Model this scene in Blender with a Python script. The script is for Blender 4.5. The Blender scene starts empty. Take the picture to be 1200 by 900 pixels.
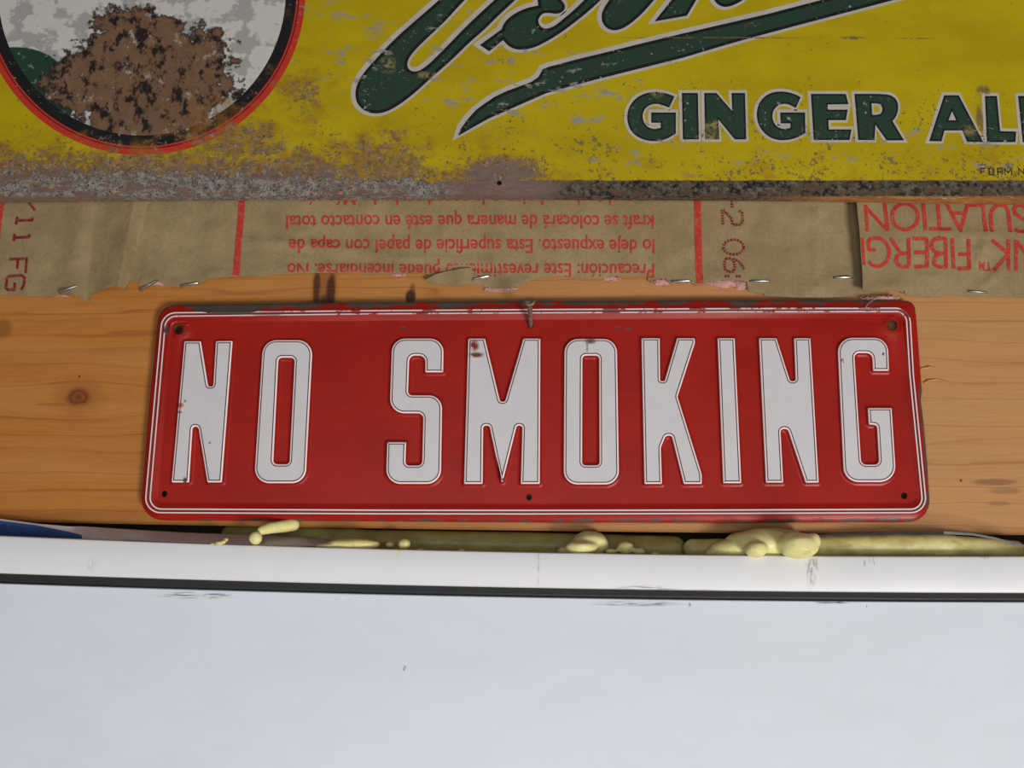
import bpy, bmesh, math, random
from math import sin, cos, pi, sqrt, exp
from mathutils import Vector, Matrix, noise as mnoise
from mathutils.geometry import delaunay_2d_cdt, tessellate_polygon

random.seed(7)
scn = bpy.context.scene
COL = scn.collection

# ------------------------------------------------------------------ camera, sky, lights, exposure
S = 0.00044            # metres on the wall per photo pixel at the picture centre
F = 1250.0             # focal length in pixels (1200 wide)
PITCH = math.radians(12.0)
Z0 = 2.05              # height of the picture centre on the wall (just above a door)
D = S * F
CAM = Vector((0, -D * cos(PITCH), Z0 - D * sin(PITCH)))

cd = bpy.data.cameras.new('camera')
cd.sensor_fit = 'HORIZONTAL'; cd.sensor_width = 36.0
cd.lens = 36.0 * F / 1200.0
cd.clip_start = 0.01
cam = bpy.data.objects.new('camera', cd); COL.objects.link(cam)
cam.location = CAM
cam.rotation_euler = (pi / 2 + PITCH, 0, 0)
scn.camera = cam

scn.view_settings.view_transform = 'Standard'
scn.view_settings.look = 'None'
scn.view_settings.gamma = 1.0
scn.view_settings.use_curve_mapping = False
scn.view_settings.exposure = 0.0

w = bpy.data.worlds.new('daylight'); scn.world = w
w.use_nodes = True
w.node_tree.nodes['Background'].inputs[0].default_value = (0.93, 0.96, 1.0, 1)
w.node_tree.nodes['Background'].inputs[1].default_value = 0.10

def area(name, loc, target, sx, sy, watts, col):
    ld = bpy.data.lights.new(name, 'AREA'); ld.shape = 'RECTANGLE'
    ld.size = sx; ld.size_y = sy; ld.energy = watts; ld.color = col
    o = bpy.data.objects.new(name, ld); COL.objects.link(o)
    o.location = loc
    o.rotation_euler = (Vector(target) - Vector(loc)).to_track_quat('-Z', 'Y').to_euler()
    return o
# added key light for low daylight from the right; its source is unseen
area('key_light', (0.88, -1.45, Z0 - 1.0), (0.0, 0, Z0 - 0.1), 0.5, 0.5, 25.5, (1.0, 0.985, 0.965))
# unseen soft fill light, added behind the camera to brighten the wall
area('fill_light', (-0.05, -0.85, Z0 - 0.25), (-0.02, 0, Z0 - 0.12), 0.5, 0.4, 1.8, (0.97, 0.985, 1.0))

# ------------------------------------------------------------------ pixel -> place
def P(px, py, y=0.0):
    """point where the sight line of photo pixel (px,py) meets the plane at depth y"""
    a = (px - 600) / F; b = (450 - py) / F
    d = Vector((a, cos(PITCH) - b * sin(PITCH), sin(PITCH) + b * cos(PITCH)))
    t = (y - CAM.y) / d.y
    return CAM + d * t
def U(px, py, y=0.0):
    p = P(px, py, y)
    return (p.x / S, (p.z - Z0) / S)

# ------------------------------------------------------------------ object helpers
def tag(o, label=None, cat=None, group=None, kind=None):
    if label: o['label'] = label
    if cat: o['category'] = cat
    if group: o['group'] = group
    if kind: o['kind'] = kind
    return o
def empty(name, loc):
    o = bpy.data.objects.new(name, None); COL.objects.link(o)
    o.location = loc; o.empty_display_size = 0.02
    return o
def obj(name, verts, faces, mats, parent=None, fmat=None, smooth=None):
    off = parent.location.copy() if parent else Vector((0, 0, 0))
    if parent and parent.parent: off = off + parent.parent.location
    me = bpy.data.meshes.new(name)
    me.from_pydata([tuple(Vector(v) - off) for v in verts], [], faces)
    if not isinstance(mats, (list, tuple)): mats = [mats]
    for m in mats: me.materials.append(m)
    if fmat:
        for p, i in zip(me.polygons, fmat): p.material_index = i
    me.validate()
    bm = bmesh.new(); bm.from_mesh(me)
    bmesh.ops.recalc_face_normals(bm, faces=bm.faces[:]) if smooth != 'keep' else None
    bm.to_mesh(me); bm.free()
    if smooth:
        for p in me.polygons: p.use_smooth = True
        if isinstance(smooth, (int, float)) and smooth is not True:
            me.set_sharp_from_angle(angle=math.radians(smooth))
    o = bpy.data.objects.new(name, me); COL.objects.link(o)
    if parent: o.parent = parent
    return o
class MB:
    def __init__(s): s.v = []; s.f = []; s.m = []
    def add(s, vs, fs, mi=0):
        b = len(s.v); s.v += [Vector(v) for v in vs]
        for f in fs: s.f.append([b + i for i in f]); s.m.append(mi)
    def build(s, name, mats, parent=None, smooth=None):
        return obj(name, s.v, s.f, mats, parent, s.m, smooth)

# ------------------------------------------------------------------ 2-D helpers (lists of (x,z))
def rpoly(pts, n=6):
    """polygon corners (x,y,r) -> rounded outline"""
    out = []; N = len(pts)
    for i in range(N):
        p = pts[i]; r = p[2] if len(p) > 2 else 0
        a = Vector(pts[i - 1][:2]); b = Vector(p[:2]); c = Vector(pts[(i + 1) % N][:2])
        if r <= 0: out.append((b.x, b.y)); continue
        da = (a - b); dc = (c - b); la = da.length; lc = dc.length
        da /= la; dc /= lc
        ang = math.acos(max(-1, min(1, da.dot(dc))))
        t = min(r / math.tan(ang / 2) if ang > 1e-3 else r, la * 0.48, lc * 0.48)
        p0 = b + da * t; p1 = b + dc * t
        for k in range(n + 1):
            s = k / n
            # circle-like conic
            wq = sin(ang / 2)
            q = (p0 * (1 - s) ** 2 + b * (2 * wq * s * (1 - s)) + p1 * s ** 2) / ((1 - s) ** 2 + 2 * wq * s * (1 - s) + s ** 2)
            out.append((q.x, q.y))
    return out
def smooth_loop(pts, it=2):
    """Chaikin on a closed loop; points with a third value stay sharp"""
    for _ in range(it):
        o = []; N = len(pts)
        for i in range(N):
            a = pts[i]; b = pts[(i + 1) % N]
            if len(a) > 2: o.append(a)
            else: o.append((a[0] * .75 + b[0] * .25, a[1] * .75 + b[1] * .25))
            if len(b) > 2: pass
            else: o.append((a[0] * .25 + b[0] * .75, a[1] * .25 + b[1] * .75))
        pts = o
    return [p[:2] for p in pts]
def sarea(L):
    return 0.5 * sum(L[i - 1][0] * L[i][1] - L[i][0] * L[i - 1][1] for i in range(len(L)))
def offset(L, d, lim=2.2):
    """move a loop by d towards its inside (d>0) whatever its winding"""
    s = 1 if sarea(L) > 0 else -1
    out = []; N = len(L)
    for i in range(N):
        a = Vector(L[i - 1]); b = Vector(L[i]); c = Vector(L[(i + 1) % N])
        e1 = (b - a); e2 = (c - b)
        if e1.length < 1e-9: e1 = e2
        if e2.length < 1e-9: e2 = e1
        if e1.length < 1e-9: out.append(tuple(b)); continue
        e1.normalize(); e2.normalize()
        n1 = Vector((-e1.y, e1.x)) * s; n2 = Vector((-e2.y, e2.x)) * s
        m = n1 + n2
        if m.length < 1e-6: m = n1.copy()
        m.normalize()
        k = 1 / max(m.dot(n1), 1 / lim)
        out.append((b.x + m.x * d * k, b.y + m.y * d * k))
    return out
def inside(p, L):
    x, y = p; c = False; j = len(L) - 1
    for i in range(len(L)):
        xi, yi = L[i]; xj, yj = L[j]
        if (yi > y) != (yj > y) and x < (xj - xi) * (y - yi) / (yj - yi) + xi: c = not c
        j = i
    return c
def cdt(loops, outline, holes=(), pts=()):
    """triangulate constraint loops + extra points; -> verts, tris, map vert->(loop index | -1)"""
    vs = []; es = []; lid = []
    for k, L in enumerate(loops):
        b = len(vs); n = len(L)
        vs += [Vector(p) for p in L]; lid += [k] * n
        es += [(b + i, b + (i + 1) % n) for i in range(n)]
    vs += [Vector(p) for p in pts]; lid += [-1] * len(pts)
    ov, oe, of, mv, me_, mf = delaunay_2d_cdt(vs, es, [], 0, 1e-7)
    tris = []
    for f in of:
        cx = sum(ov[i].x for i in f) / len(f); cy = sum(ov[i].y for i in f) / len(f)
        if inside((cx, cy), outline) and not any(inside((cx, cy), h) for h in holes):
            tris.append(list(f))
    ids = [(lid[m[0]] if m else -1) for m in mv]
    return ov, tris, ids
def loop_w(Lpx, y):                 # pixel loop -> (x,z) loop on plane y
    return [(lambda p: (p.x, p.z))(P(a[0], a[1], y)) for a in Lpx]
def conv(pts, ox, oy, s):           # reading taken in an enlarged view -> photo pixels
    return [(ox + p[0] / s, oy + p[1] / s) + tuple(q / s for q in p[2:3]) for p in pts]
def wall_strip(mb, L, y0, y1, mi=0):
    n = len(L)
    vs = [(p[0], y0, p[1]) for p in L] + [(p[0], y1, p[1]) for p in L]
    mb.add(vs, [(i, (i + 1) % n, n + (i + 1) % n, n + i) for i in range(n)], mi)
def ring(mb, A, ya, B, yb, mi=0):
    n = len(A)
    vs = [(p[0], ya, p[1]) for p in A] + [(p[0], yb, p[1]) for p in B]
    mb.add(vs, [(i, (i + 1) % n, n + (i + 1) % n, n + i) for i in range(n)], mi)
def fill(mb, outer, holes, y, mi=0):
    loops = [[Vector((p[0], p[1], 0)) for p in L] for L in [outer] + list(holes)]
    flat = [v for L in loops for v in L]
    mb.add([(v.x, y, v.y) for v in flat], [tuple(t) for t in tessellate_polygon(loops)], mi)
def resample(pts, step, closed=False):
    out = []; n = len(pts); m = n if closed else n - 1
    for i in range(m):
        a = Vector(pts[i][:2]); b = Vector(pts[(i + 1) % n][:2])
        k = max(1, int((b - a).length / step))
        for j in range(k): out.append(tuple(a.lerp(b, j / k)))
    if not closed: out.append(tuple(pts[-1][:2]))
    return out
def tube(mb, pts, rad, n=10, caps=True, mi=0, flat=None):
    pts = [Vector(p) for p in pts]; K = len(pts)
    if not isinstance(rad, (list, tuple)): rad = [rad] * K
    b = len(mb.v); up = Vector((0, 0, 1)); rings = []
    for i in range(K):
        t = (pts[min(i + 1, K - 1)] - pts[max(i - 1, 0)]).normalized()
        u = up - t * up.dot(t)
        if u.length < 1e-3: u = Vector((1, 0, 0)) - t * t.x
        u.normalize(); v = t.cross(u); up = u
        r2 = rad[i] * (flat or 1)
        rings.append([pts[i] + u * (cos(2 * pi * k / n) * rad[i]) + v * (sin(2 * pi * k / n) * r2) for k in range(n)])
    vs = [p for r in rings for p in r]; fs = []
    for i in range(K - 1):
        for k in range(n):
            fs.append((i * n + k, i * n + (k + 1) % n, (i + 1) * n + (k + 1) % n, (i + 1) * n + k))
    if caps:
        fs.append(tuple(range(n))[::-1]); fs.append(tuple((K - 1) * n + k for k in range(n)))
    mb.add(vs, fs, mi)
def blob(mb, c, rx, ry, rz, seed=0, amp=0.0, freq=1.0, nu=20, nv=12, mi=0):
    c = Vector(c); vs = []; fs = []
    for j in range(nv + 1):
        th = pi * j / nv
        for i in range(nu):
            ph = 2 * pi * i / nu
            d = Vector((sin(th) * cos(ph), sin(th) * sin(ph), cos(th)))
            k = 1 + amp * mnoise.noise(d * freq + Vector((seed * 3.1, seed * 1.7, seed)))
            vs.append(c + Vector((d.x * rx, d.y * ry, d.z * rz)) * k)
    for j in range(nv):
        for i in range(nu):
            fs.append((j * nu + i, j * nu + (i + 1) % nu, (j + 1) * nu + (i + 1) % nu, (j + 1) * nu + i))
    mb.add(vs, fs, mi)

# ------------------------------------------------------------------ material helpers
class G:
    def __init__(s, name):
        s.m = bpy.data.materials.new(name); s.m.use_nodes = True
        s.t = s.m.node_tree; s.b = s.t.nodes['Principled BSDF']
        geo = s.n('ShaderNodeNewGeometry')
        p = s.vec('SUBTRACT', geo.outputs['Position'], (0, 0, Z0))
        s.u = s.vec('MULTIPLY', p, (1 / S, 1 / S, 1 / S))
        sp = s.n('ShaderNodeSeparateXYZ'); s.t.links.new(s.u, sp.inputs[0])
        s.x = sp.outputs[0]; s.y = sp.outputs[1]; s.z = sp.outputs[2]
    def n(s, k): return s.t.nodes.new(k)
    def put(s, v, sock):
        if isinstance(v, bpy.types.NodeSocket): s.t.links.new(v, sock)
        elif isinstance(v, (tuple, list)) and len(v) == 3 and sock.type == 'RGBA': sock.default_value = (*v, 1)
        else: sock.default_value = v
    def vec(s, op, a, b):
        q = s.n('ShaderNodeVectorMath'); q.operation = op
        s.put(a, q.inputs[0]); s.put(b, q.inputs[1])
        return q.outputs[1] if op == 'LENGTH' else q.outputs[0]
    def math(s, op, a, b=0.0, c=0.0, clamp=False):
        q = s.n('ShaderNodeMath'); q.operation = op; q.use_clamp = clamp
        s.put(a, q.inputs[0]); s.put(b, q.inputs[1]); s.put(c, q.inputs[2])
        return q.outputs[0]
    def add(s, a, b): return s.math('ADD', a, b)
    def sub(s, a, b): return s.math('SUBTRACT', a, b)
    def mul(s, a, b): return s.math('MULTIPLY', a, b)
    def mx(s, a, b): return s.math('MAXIMUM', a, b)
    def step(s, v, a, b, c=0.0, d=1.0, smooth=True):
        q = s.n('ShaderNodeMapRange'); q.interpolation_type = 'SMOOTHSTEP' if smooth else 'LINEAR'
        s.put(v, q.inputs[0]); s.put(a, q.inputs[1]); s.put(b, q.inputs[2]); s.put(c, q.inputs[3]); s.put(d, q.inputs[4])
        return q.outputs[0]
    def noise(s, sc, detail=4, rough=0.55, dist=0.0, seed=0.0):
        if not isinstance(sc, tuple): sc = (sc, sc, sc)
        v = s.vec('MULTIPLY', s.u, sc)
        v = s.vec('ADD', v, (seed * 7.13, seed * 3.7, seed * 5.9))
        q = s.n('ShaderNodeTexNoise'); q.inputs['Scale'].default_value = 1
        q.inputs['Detail'].default_value = detail; q.inputs['Roughness'].default_value = rough
        q.inputs['Distortion'].default_value = dist
        s.t.links.new(v, q.inputs['Vector'])
        return q.outputs[0]
    def mix(s, f, a, b, mode='MIX'):
        q = s.n('ShaderNodeMix'); q.data_type = 'RGBA'; q.blend_type = mode
        s.put(f, q.inputs[0]); s.put(a, q.inputs[6]); s.put(b, q.inputs[7])
        return q.outputs[2]
    def ell(s, c, rx, rz, soft=0.5):
        """1 inside an ellipse at (x,z) in wall units, fading outwards"""
        v = s.vec('SUBTRACT', s.u, (c[0], 0, c[1]))
        v = s.vec('MULTIPLY', v, (1 / rx, 0, 1 / rz))
        return s.step(s.vec('LENGTH', v, (0, 0, 0)), 1 - soft, 1 + soft, 1.0, 0.0)
    def bump(s, h, dist=0.0005, st=1.0):
        q = s.n('ShaderNodeBump'); q.inputs['Distance'].default_value = dist; q.inputs['Strength'].default_value = st
        s.put(h, q.inputs['Height']); s.put(q.outputs[0], s.b.inputs['Normal'])
    def out(s, col, rough=0.5, metal=0.0, spec=0.5):
        s.put(col, s.b.inputs['Base Color']); s.put(rough, s.b.inputs['Roughness'])
        s.put(metal, s.b.inputs['Metallic']); s.put(spec, s.b.inputs['Specular IOR Level'])
        return s.m
def lin(r, g, b):
    f = lambda c: (c / 255 / 12.92) if c / 255 <= .04045 else ((c / 255 + .055) / 1.055) ** 2.4
    return (f(r), f(g), f(b))

# ------------------------------------------------------------------ depths (camera side is negative y)
Y_PAPER = -0.0016
Y_PAPER2 = -0.0042
Y_YEL = -0.0165
Y_RED = -0.0066         # floor of the red plate
Y_FRAME = -0.020
Y_STRIP = -0.0135
Y_DOOR = -0.0165

# ------------------------------------------------------------------ materials: the setting
def m_wood():
    g = G('pine_board')
    warp = g.noise((.004, .004, .012), 3, .5, seed=1)
    z = g.add(g.z, g.mul(g.sub(warp, .5), 26))
    z = g.add(z, g.mul(g.x, .012))
    def bow(px, py, sx, sz, k):
        c = U(px, py); v = g.vec('SUBTRACT', g.u, (c[0], 0, c[1])); v = g.vec('MULTIPLY', v, (1 / sx, 0, 1 / sz))
        l = g.vec('LENGTH', v, (0, 0, 0)); e = g.math('POWER', 2.718, g.mul(g.mul(l, l), -1))
        sgn = g.step(g.z, c[1] - sz * .6, c[1] + sz * .6, -1, 1)
        return g.mul(g.mul(e, k), sgn)
    for a in ((92, 465, 75, 34, -17), (380, 330, 70, 60, 26), (480, 352, 40, 24, -14), (1150, 575, 60, 20, 6)):
        z = g.add(z, bow(*a))
    jit = g.noise((.0016, .1, .07), 2, .5, seed=4)
    z2 = g.add(z, g.mul(jit, 26))
    saw = g.math('FRACT', g.mul(z2, 1 / 24))
    late = g.step(saw, .74, .98, 0, 1); late = g.mul(late, g.step(saw, .97, 1.0, 1, 0))
    saw2 = g.math('FRACT', g.mul(z2, 1 / 8.7))
    fine = g.mul(g.step(saw2, .5, .95, 0, 1), g.step(saw2, .95, 1, 1, 0))
    fib = g.noise((.03, .5, .7), 5, .65, seed=2)
    broad = g.noise((.004, .02, .03), 3, .5, seed=6)
    left = g.step(g.x, -420, 480)
    early = g.mix(left, lin(185, 119, 49), lin(191, 140, 89))
    dark = g.mix(left, lin(146, 78, 27), lin(166, 106, 57))
    vis = g.step(g.noise((.004, .05, .05), 2, .5, seed=9), .35, .65, .35, .95)
    col = g.mix(g.mul(g.add(g.mul(late, .75), g.mul(fine, .25)), vis), early, dark)
    col = g.mix(g.step(fib, .3, .75, .0, .38), col, g.mix(left, lin(158, 92, 36), lin(172, 116, 68)))
    col = g.mix(g.step(broad, .4, .7, 0, .35), col, lin(198, 140, 76))
    # knots, small marks, and dark spots painting the shade in the sign's holes
    def dist(px, py, sx, sz):
        c = U(px, py); v = g.vec('SUBTRACT', g.u, (c[0], 0, c[1])); v = g.vec('MULTIPLY', v, (1 / sx, 0, 1 / sz))
        n = g.noise(.12, 3, .6, seed=px * .01)
        return g.add(g.vec('LENGTH', v, (0, 0, 0)), g.mul(g.sub(n, .5), .55))
    d = dist(92, 465, 12, 9.5)
    rg = g.math('SINE', g.mul(d, 10))
    kc = g.mix(g.step(rg, -.3, .6), lin(120, 62, 24), lin(66, 34, 16))
    col = g.mix(g.step(d, .8, 1.5, 1, 0), col, kc)
    col = g.mix(g.step(d, 1.2, 3.4, .45, 0), col, lin(150, 82, 34))
    col = g.mix(g.step(dist(380, 338, 17, 34), .3, 1.3, .7, 0), col, lin(138, 76, 32))
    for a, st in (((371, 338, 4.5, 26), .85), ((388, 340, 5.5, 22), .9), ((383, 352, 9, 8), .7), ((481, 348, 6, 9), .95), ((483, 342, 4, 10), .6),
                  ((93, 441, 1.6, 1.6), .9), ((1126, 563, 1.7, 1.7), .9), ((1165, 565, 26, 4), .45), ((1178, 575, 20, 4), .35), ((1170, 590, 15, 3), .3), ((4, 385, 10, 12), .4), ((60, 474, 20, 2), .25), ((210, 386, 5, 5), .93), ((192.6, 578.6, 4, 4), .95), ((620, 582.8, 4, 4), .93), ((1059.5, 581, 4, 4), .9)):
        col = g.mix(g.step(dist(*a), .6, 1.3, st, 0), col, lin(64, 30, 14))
    g.bump(g.add(g.mul(fib, .6), g.mul(late, .5)), .00025, .6)
    return g.out(col, .48, 0, .4)
def m_white(name, base, marks=()):
    g = G(name)
    n = g.noise((.01, .03, .02), 4, .6, seed=3)
    col = g.mix(g.step(n, .35, .7), base, tuple(c * .965 for c in base))
    sc = g.noise((.05, .5, .6), 4, .6, seed=5)
    sc2 = g.noise((.5, .5, .13), 4, .6, seed=5)
    for px, py, rx, rz, y, st, c in marks:
        f = g.mul(g.ell(U(px, py, y), rx, rz, .6), g.step(sc if rx > 11 else sc2, .42, .62, 0, st))
        col = g.mix(f, col, c)
    g.bump(g.noise((.25, .25, .25), 3, .6, seed=2), .00006, .35)
    return g.out(col, .42, 0, .4)
grey_mark = lin(95, 90, 92)
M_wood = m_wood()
M_frame = m_white('white_frame_paint', lin(230, 228, 227), (
    (950, 669, 4.5, 15, Y_FRAME, .6, grey_mark), (955, 662, 3, 9, Y_FRAME, .55, grey_mark), (755, 690, 30, 3, Y_FRAME, .7, grey_mark),
    (631, 664, 1.2, 18, Y_FRAME, .5, grey_mark), (467, 648, 3, 5, Y_FRAME, 1, lin(226, 216, 140)), (487, 642, 3, 2, Y_FRAME, 1, lin(226, 216, 140)),
    (1154, 652, 5, 2.5, Y_FRAME, .8, grey_mark), (1013, 661, 1.1, 4, Y_FRAME, .6, grey_mark), (1019, 659, 1.1, 5, Y_FRAME, .6, grey_mark), (1024, 658, 1.1, 5, Y_FRAME, .5, grey_mark), (107, 662, 5, 6, Y_FRAME, .3, grey_mark), (820, 693, 24, 2, Y_FRAME, .6, lin(150, 110, 90))))
M_door = m_white('white_door_paint', lin(228, 231, 238), (
    (232, 697.5, 36, 3.2, Y_DOOR, .8, grey_mark), (745, 707.5, 42, 2.4, Y_DOOR, .75, grey_mark), (975, 705.5, 15, 2, Y_DOOR, 1, lin(40, 40, 44)),
    (808, 709, 2, 2, Y_DOOR, 1, grey_mark), (1017, 711, 2, 2, Y_DOOR, 1, lin(110, 80, 60)), (474, 783, 2, 2.5, Y_DOOR, .9, grey_mark)))
def m_plain(name, c, rough=.5, metal=0, spec=.5, var=.12, sc=.1, bump=0):
    g = G(name)
    n = g.noise(sc, 4, .6)
    col = g.mix(g.step(n, .3, .7), tuple(x * (1 - var) for x in c), tuple(min(1, x * (1 + var)) for x in c))
    if bump: g.bump(g.noise(sc * 2, 4, .6), bump)
    return g.out(col, rough, metal, spec)
M_strip = m_plain('black_gap_strip', lin(30, 30, 31), .6)
M_dark = m_plain('dark_cavity', lin(96, 80, 58), .9)

# ------------------------------------------------------------------ materials: rusty yellow sign
def wear(g, col, letters=False, dark=True):
    y = Y_YEL
    # where paint has been rubbed through to the grey primer
    area_ = None
    for px, py, rx, rz in ((590, 100, 150, 70), (430, 70, 60, 80), (830, 180, 160, 30), (1170, 175, 60, 40), (395, 20, 60, 60), (700, 110, 90, 60), (1100, 175, 110, 25), (530, 30, 60, 40)):
        e = g.ell(U(px, py, y), rx, rz, .8)
        area_ = e if area_ is None else g.mx(area_, e)
    n = g.noise((.034, .1, .085), 9, .74, seed=2)
    thr = g.sub(.675, g.mul(area_, .125))
    if letters: thr = g.add(thr, .03)
    chip = g.step(g.sub(n, thr), 0, .035)
    grey = g.mix(g.noise(.08, 4, .6), lin(128, 124, 112), lin(158, 151, 138))
    col = g.mix(g.mul(chip, .85), col, grey)
    # dark pitting
    sp = g.noise(.22, 5, .7, seed=8)
    spa = g.noise((.02, .02, .03), 3, .6, seed=11)
    zl = g.step(g.z, U(600, 205, y)[1], U(600, 40, y)[1], .11, .0)
    pit = g.step(g.add(g.add(sp, g.mul(g.sub(spa, .5), .55)), zl), .70, .76)
    col = g.mix(g.mul(pit, .85), col, g.mix(g.noise(.3, 2, .5), lin(70, 62, 48), lin(120, 112, 96)))
    # rust rising from the lower edge, strongest on the left
    rn = g.noise((.05, .08, .07), 9, .76, seed=5)
    zb = U(600, 205, y)[1]
    lft = g.step(g.x, U(330, 0, y)[0], U(700, 0, y)[0], 1, .36)
    ht = g.step(g.z, zb, zb + 78, 1, 0, False)
    m = g.mul(ht, lft)
    for px, py, rx, rz, k in ((285, 170, 75, 45, .8), (240, 150, 60, 40, .62), (440, 180, 80, 36, .74), (585, 205, 58, 26, 1.15), (190, 195, 120, 20, .8), (40, 200, 60, 18, .8), (350, 110, 50, 60, .58), (850, 190, 60, 14, .3), (1075, 195, 30, 14, .45), (900, 200, 60, 9, .35), (330, 40, 25, 60, .2)):
        m = g.mx(m, g.mul(g.ell(U(px, py, y), rx, rz, .8), k))
    st = g.step(g.add(g.noise((.03, .045, .04), 6, .62, seed=51), g.mul(m, .38)), .62, .86, 0, .6)
    col = g.mix(st, col, g.mix(g.noise(.05, 4, .6, seed=52), lin(160, 104, 14), lin(134, 92, 40)))
    rust = g.step(g.add(rn, g.mul(m, .36)), .72, .81)
    col = g.mix(g.mul(rust, .85), col, g.mix(g.step(g.noise(.1, 5, .7, seed=4), .38, .62), lin(112, 78, 46), lin(150, 118, 80)))
    fl2 = g.step(g.add(g.noise((.16, .2, .2), 6, .75, seed=53), g.mul(m, .26)), .74, .80)
    col = g.mix(g.mul(fl2, .85), col, g.mix(g.step(g.noise(.3, 3, .6, seed=54), .42, .6), lin(76, 64, 56), lin(160, 148, 134)))
    deep = g.step(g.add(g.noise((.05, .07, .06), 6, .7, seed=55), g.mul(m, .42)), .84, .96, 0, .85)
    col = g.mix(deep, col, g.mix(g.noise(.09, 5, .7, seed=7), lin(96, 76, 66), lin(134, 116, 104)))
    # scratches
    for px, py, rx, rz in ((835, 44.3, 110, 1.1), (1075, 45, 28, .8), (1000, 44.5, 14, 2.2), (1148, 139, 4, 16), (1136, 155, 7, 5), (1152, 106, 8, 6)):
        f = g.mul(g.ell(U(px, py, y), rx, rz, .4), g.step(g.noise(.15, 3, .6, seed=3), .36, .5))
        col = g.mix(g.mul(f, .8), col, lin(104, 84, 62))
    return col, g.mx(rust, pit)
def m_yellow():
    g = G('weathered_yellow_enamel'); y = Y_YEL
    n = g.noise((.01, .01, .02), 4, .6)
    col = g.mix(g.step(n, .3, .7), lin(186, 163, 3), lin(172, 147, 2))
    col, w_ = wear(g, col)
    # black border band along the lower edge, pitted and rusted
    b1 = g.mix(g.step(g.noise(.16, 6, .75, seed=21), .42, .6), lin(24, 22, 22), lin(108, 100, 84))
    b2 = g.mix(g.step(g.noise((.05, .1, .1), 5, .7, seed=22), .45, .62), b1, lin(92, 72, 54))
    grime = g.mix(g.step(g.noise(.13, 6, .78, seed=23), .40, .58), lin(104, 92, 84), lin(150, 142, 131))
    grime = g.mix(g.step(g.noise(.34, 4, .75, seed=24), .53, .60), grime, lin(46, 38, 32))
    grime = g.mix(g.mul(g.step(g.noise(.4, 4, .75, seed=27), .57, .63), .8), grime, lin(176, 168, 158))
    grime = g.mix(g.step(g.noise((.03, .1, .1), 4, .6, seed=25), .48, .66), grime, lin(118, 92, 80))
    grime = g.mix(g.step(g.noise((.06, .1, .2), 4, .6, seed=26), .62, .72), grime, lin(186, 138, 92))
    purple = g.mix(g.noise(.05, 4, .6), lin(112, 88, 80), lin(134, 112, 100))
    f = g.ell(U(585, 216, y), 66, 26, .45)
    band = g.mix(g.step(g.x, U(560, 0)[0], U(680, 0)[0]), grime, b2)
    band = g.mix(f, band, purple)
    zt = g.add(U(900, 211.5, y)[1], g.mul(g.step(g.x, U(520, 0)[0], U(170, 0)[0]), 10))
    wob = g.mul(g.sub(g.noise(.07, 5, .7, seed=31), .5), g.step(g.x, U(740, 0)[0], U(420, 0)[0], 3, 46))
    inb = g.step(g.sub(g.add(g.z, wob), zt), -.8, .8, 1, 0)
    col = g.mix(inb, col, band)
    # folded lower lip: bare rust
    lip = g.step(g.z, U(600, 231, y)[1], U(600, 229, y)[1], 1, 0)
    orange = g.mix(g.step(g.noise((.03, .2, .2), 4, .7, seed=41), .4, .6), lin(150, 96, 52), lin(190, 128, 64))
    orange = g.mix(g.step(g.noise((.08, .3, .3), 3, .7, seed=42), .62, .68), orange, lin(206, 190, 160))
    brown = g.mix(g.noise(.1, 4, .6), lin(104, 78, 66), lin(140, 112, 92))
    lipc = g.mix(g.step(g.x, U(600, 0)[0], U(690, 0)[0]), brown, orange)
    col = g.mix(g.mul(lip, .85), col, lipc)
    g.bump(g.add(g.mul(w_, -.5), g.mul(g.mul(inb, g.noise(.2, 5, .7)), 1.2)), .0003, .8)
    return g.out(col, .46, 0, .35)
def m_wear(name, c, letters=True):
    g = G(name)
    n = g.noise((.02, .03, .03), 4, .6, seed=6)
    col = g.mix(g.step(n, .3, .7), c, tuple(x * .86 + .004 for x in c))
    col, w_ = wear(g, col, letters)
    if letters:     # small pale flakes where the dark ink has come off
        fl = g.mul(g.step(g.noise(.14, 6, .75, seed=15), .60, .66), g.step(g.noise(.03, 2, .5, seed=16), .48, .58))
        col = g.mix(g.mul(fl, .75), col, lin(190, 190, 176))
        for px, py, rx, rz in ((455, 76, 8, 9), (500, 88, 10, 4), (770, 109, 6, 5), (1135, 153, 9, 5), (834, 147, 9, 6), (833, 160, 8, 6)):
            col = g.mix(g.mul(g.ell(U(px, py, Y_YEL), rx, rz, .8), g.step(g.noise(.16, 6, .8, seed=19), .47, .53)), col, lin(140, 126, 76))
    return g.out(col, .45, 0, .35)
M_yel = m_yellow()
M_ygreen = m_wear('dark_green_ink', lin(38, 62, 46))
M_yblack = m_wear('black_ink', lin(24, 22, 25))
M_ywhite = m_wear('off_white_ink', lin(190, 182, 170), False)
M_yred = m_wear('red_ring_ink', lin(196, 50, 34), False)
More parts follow.
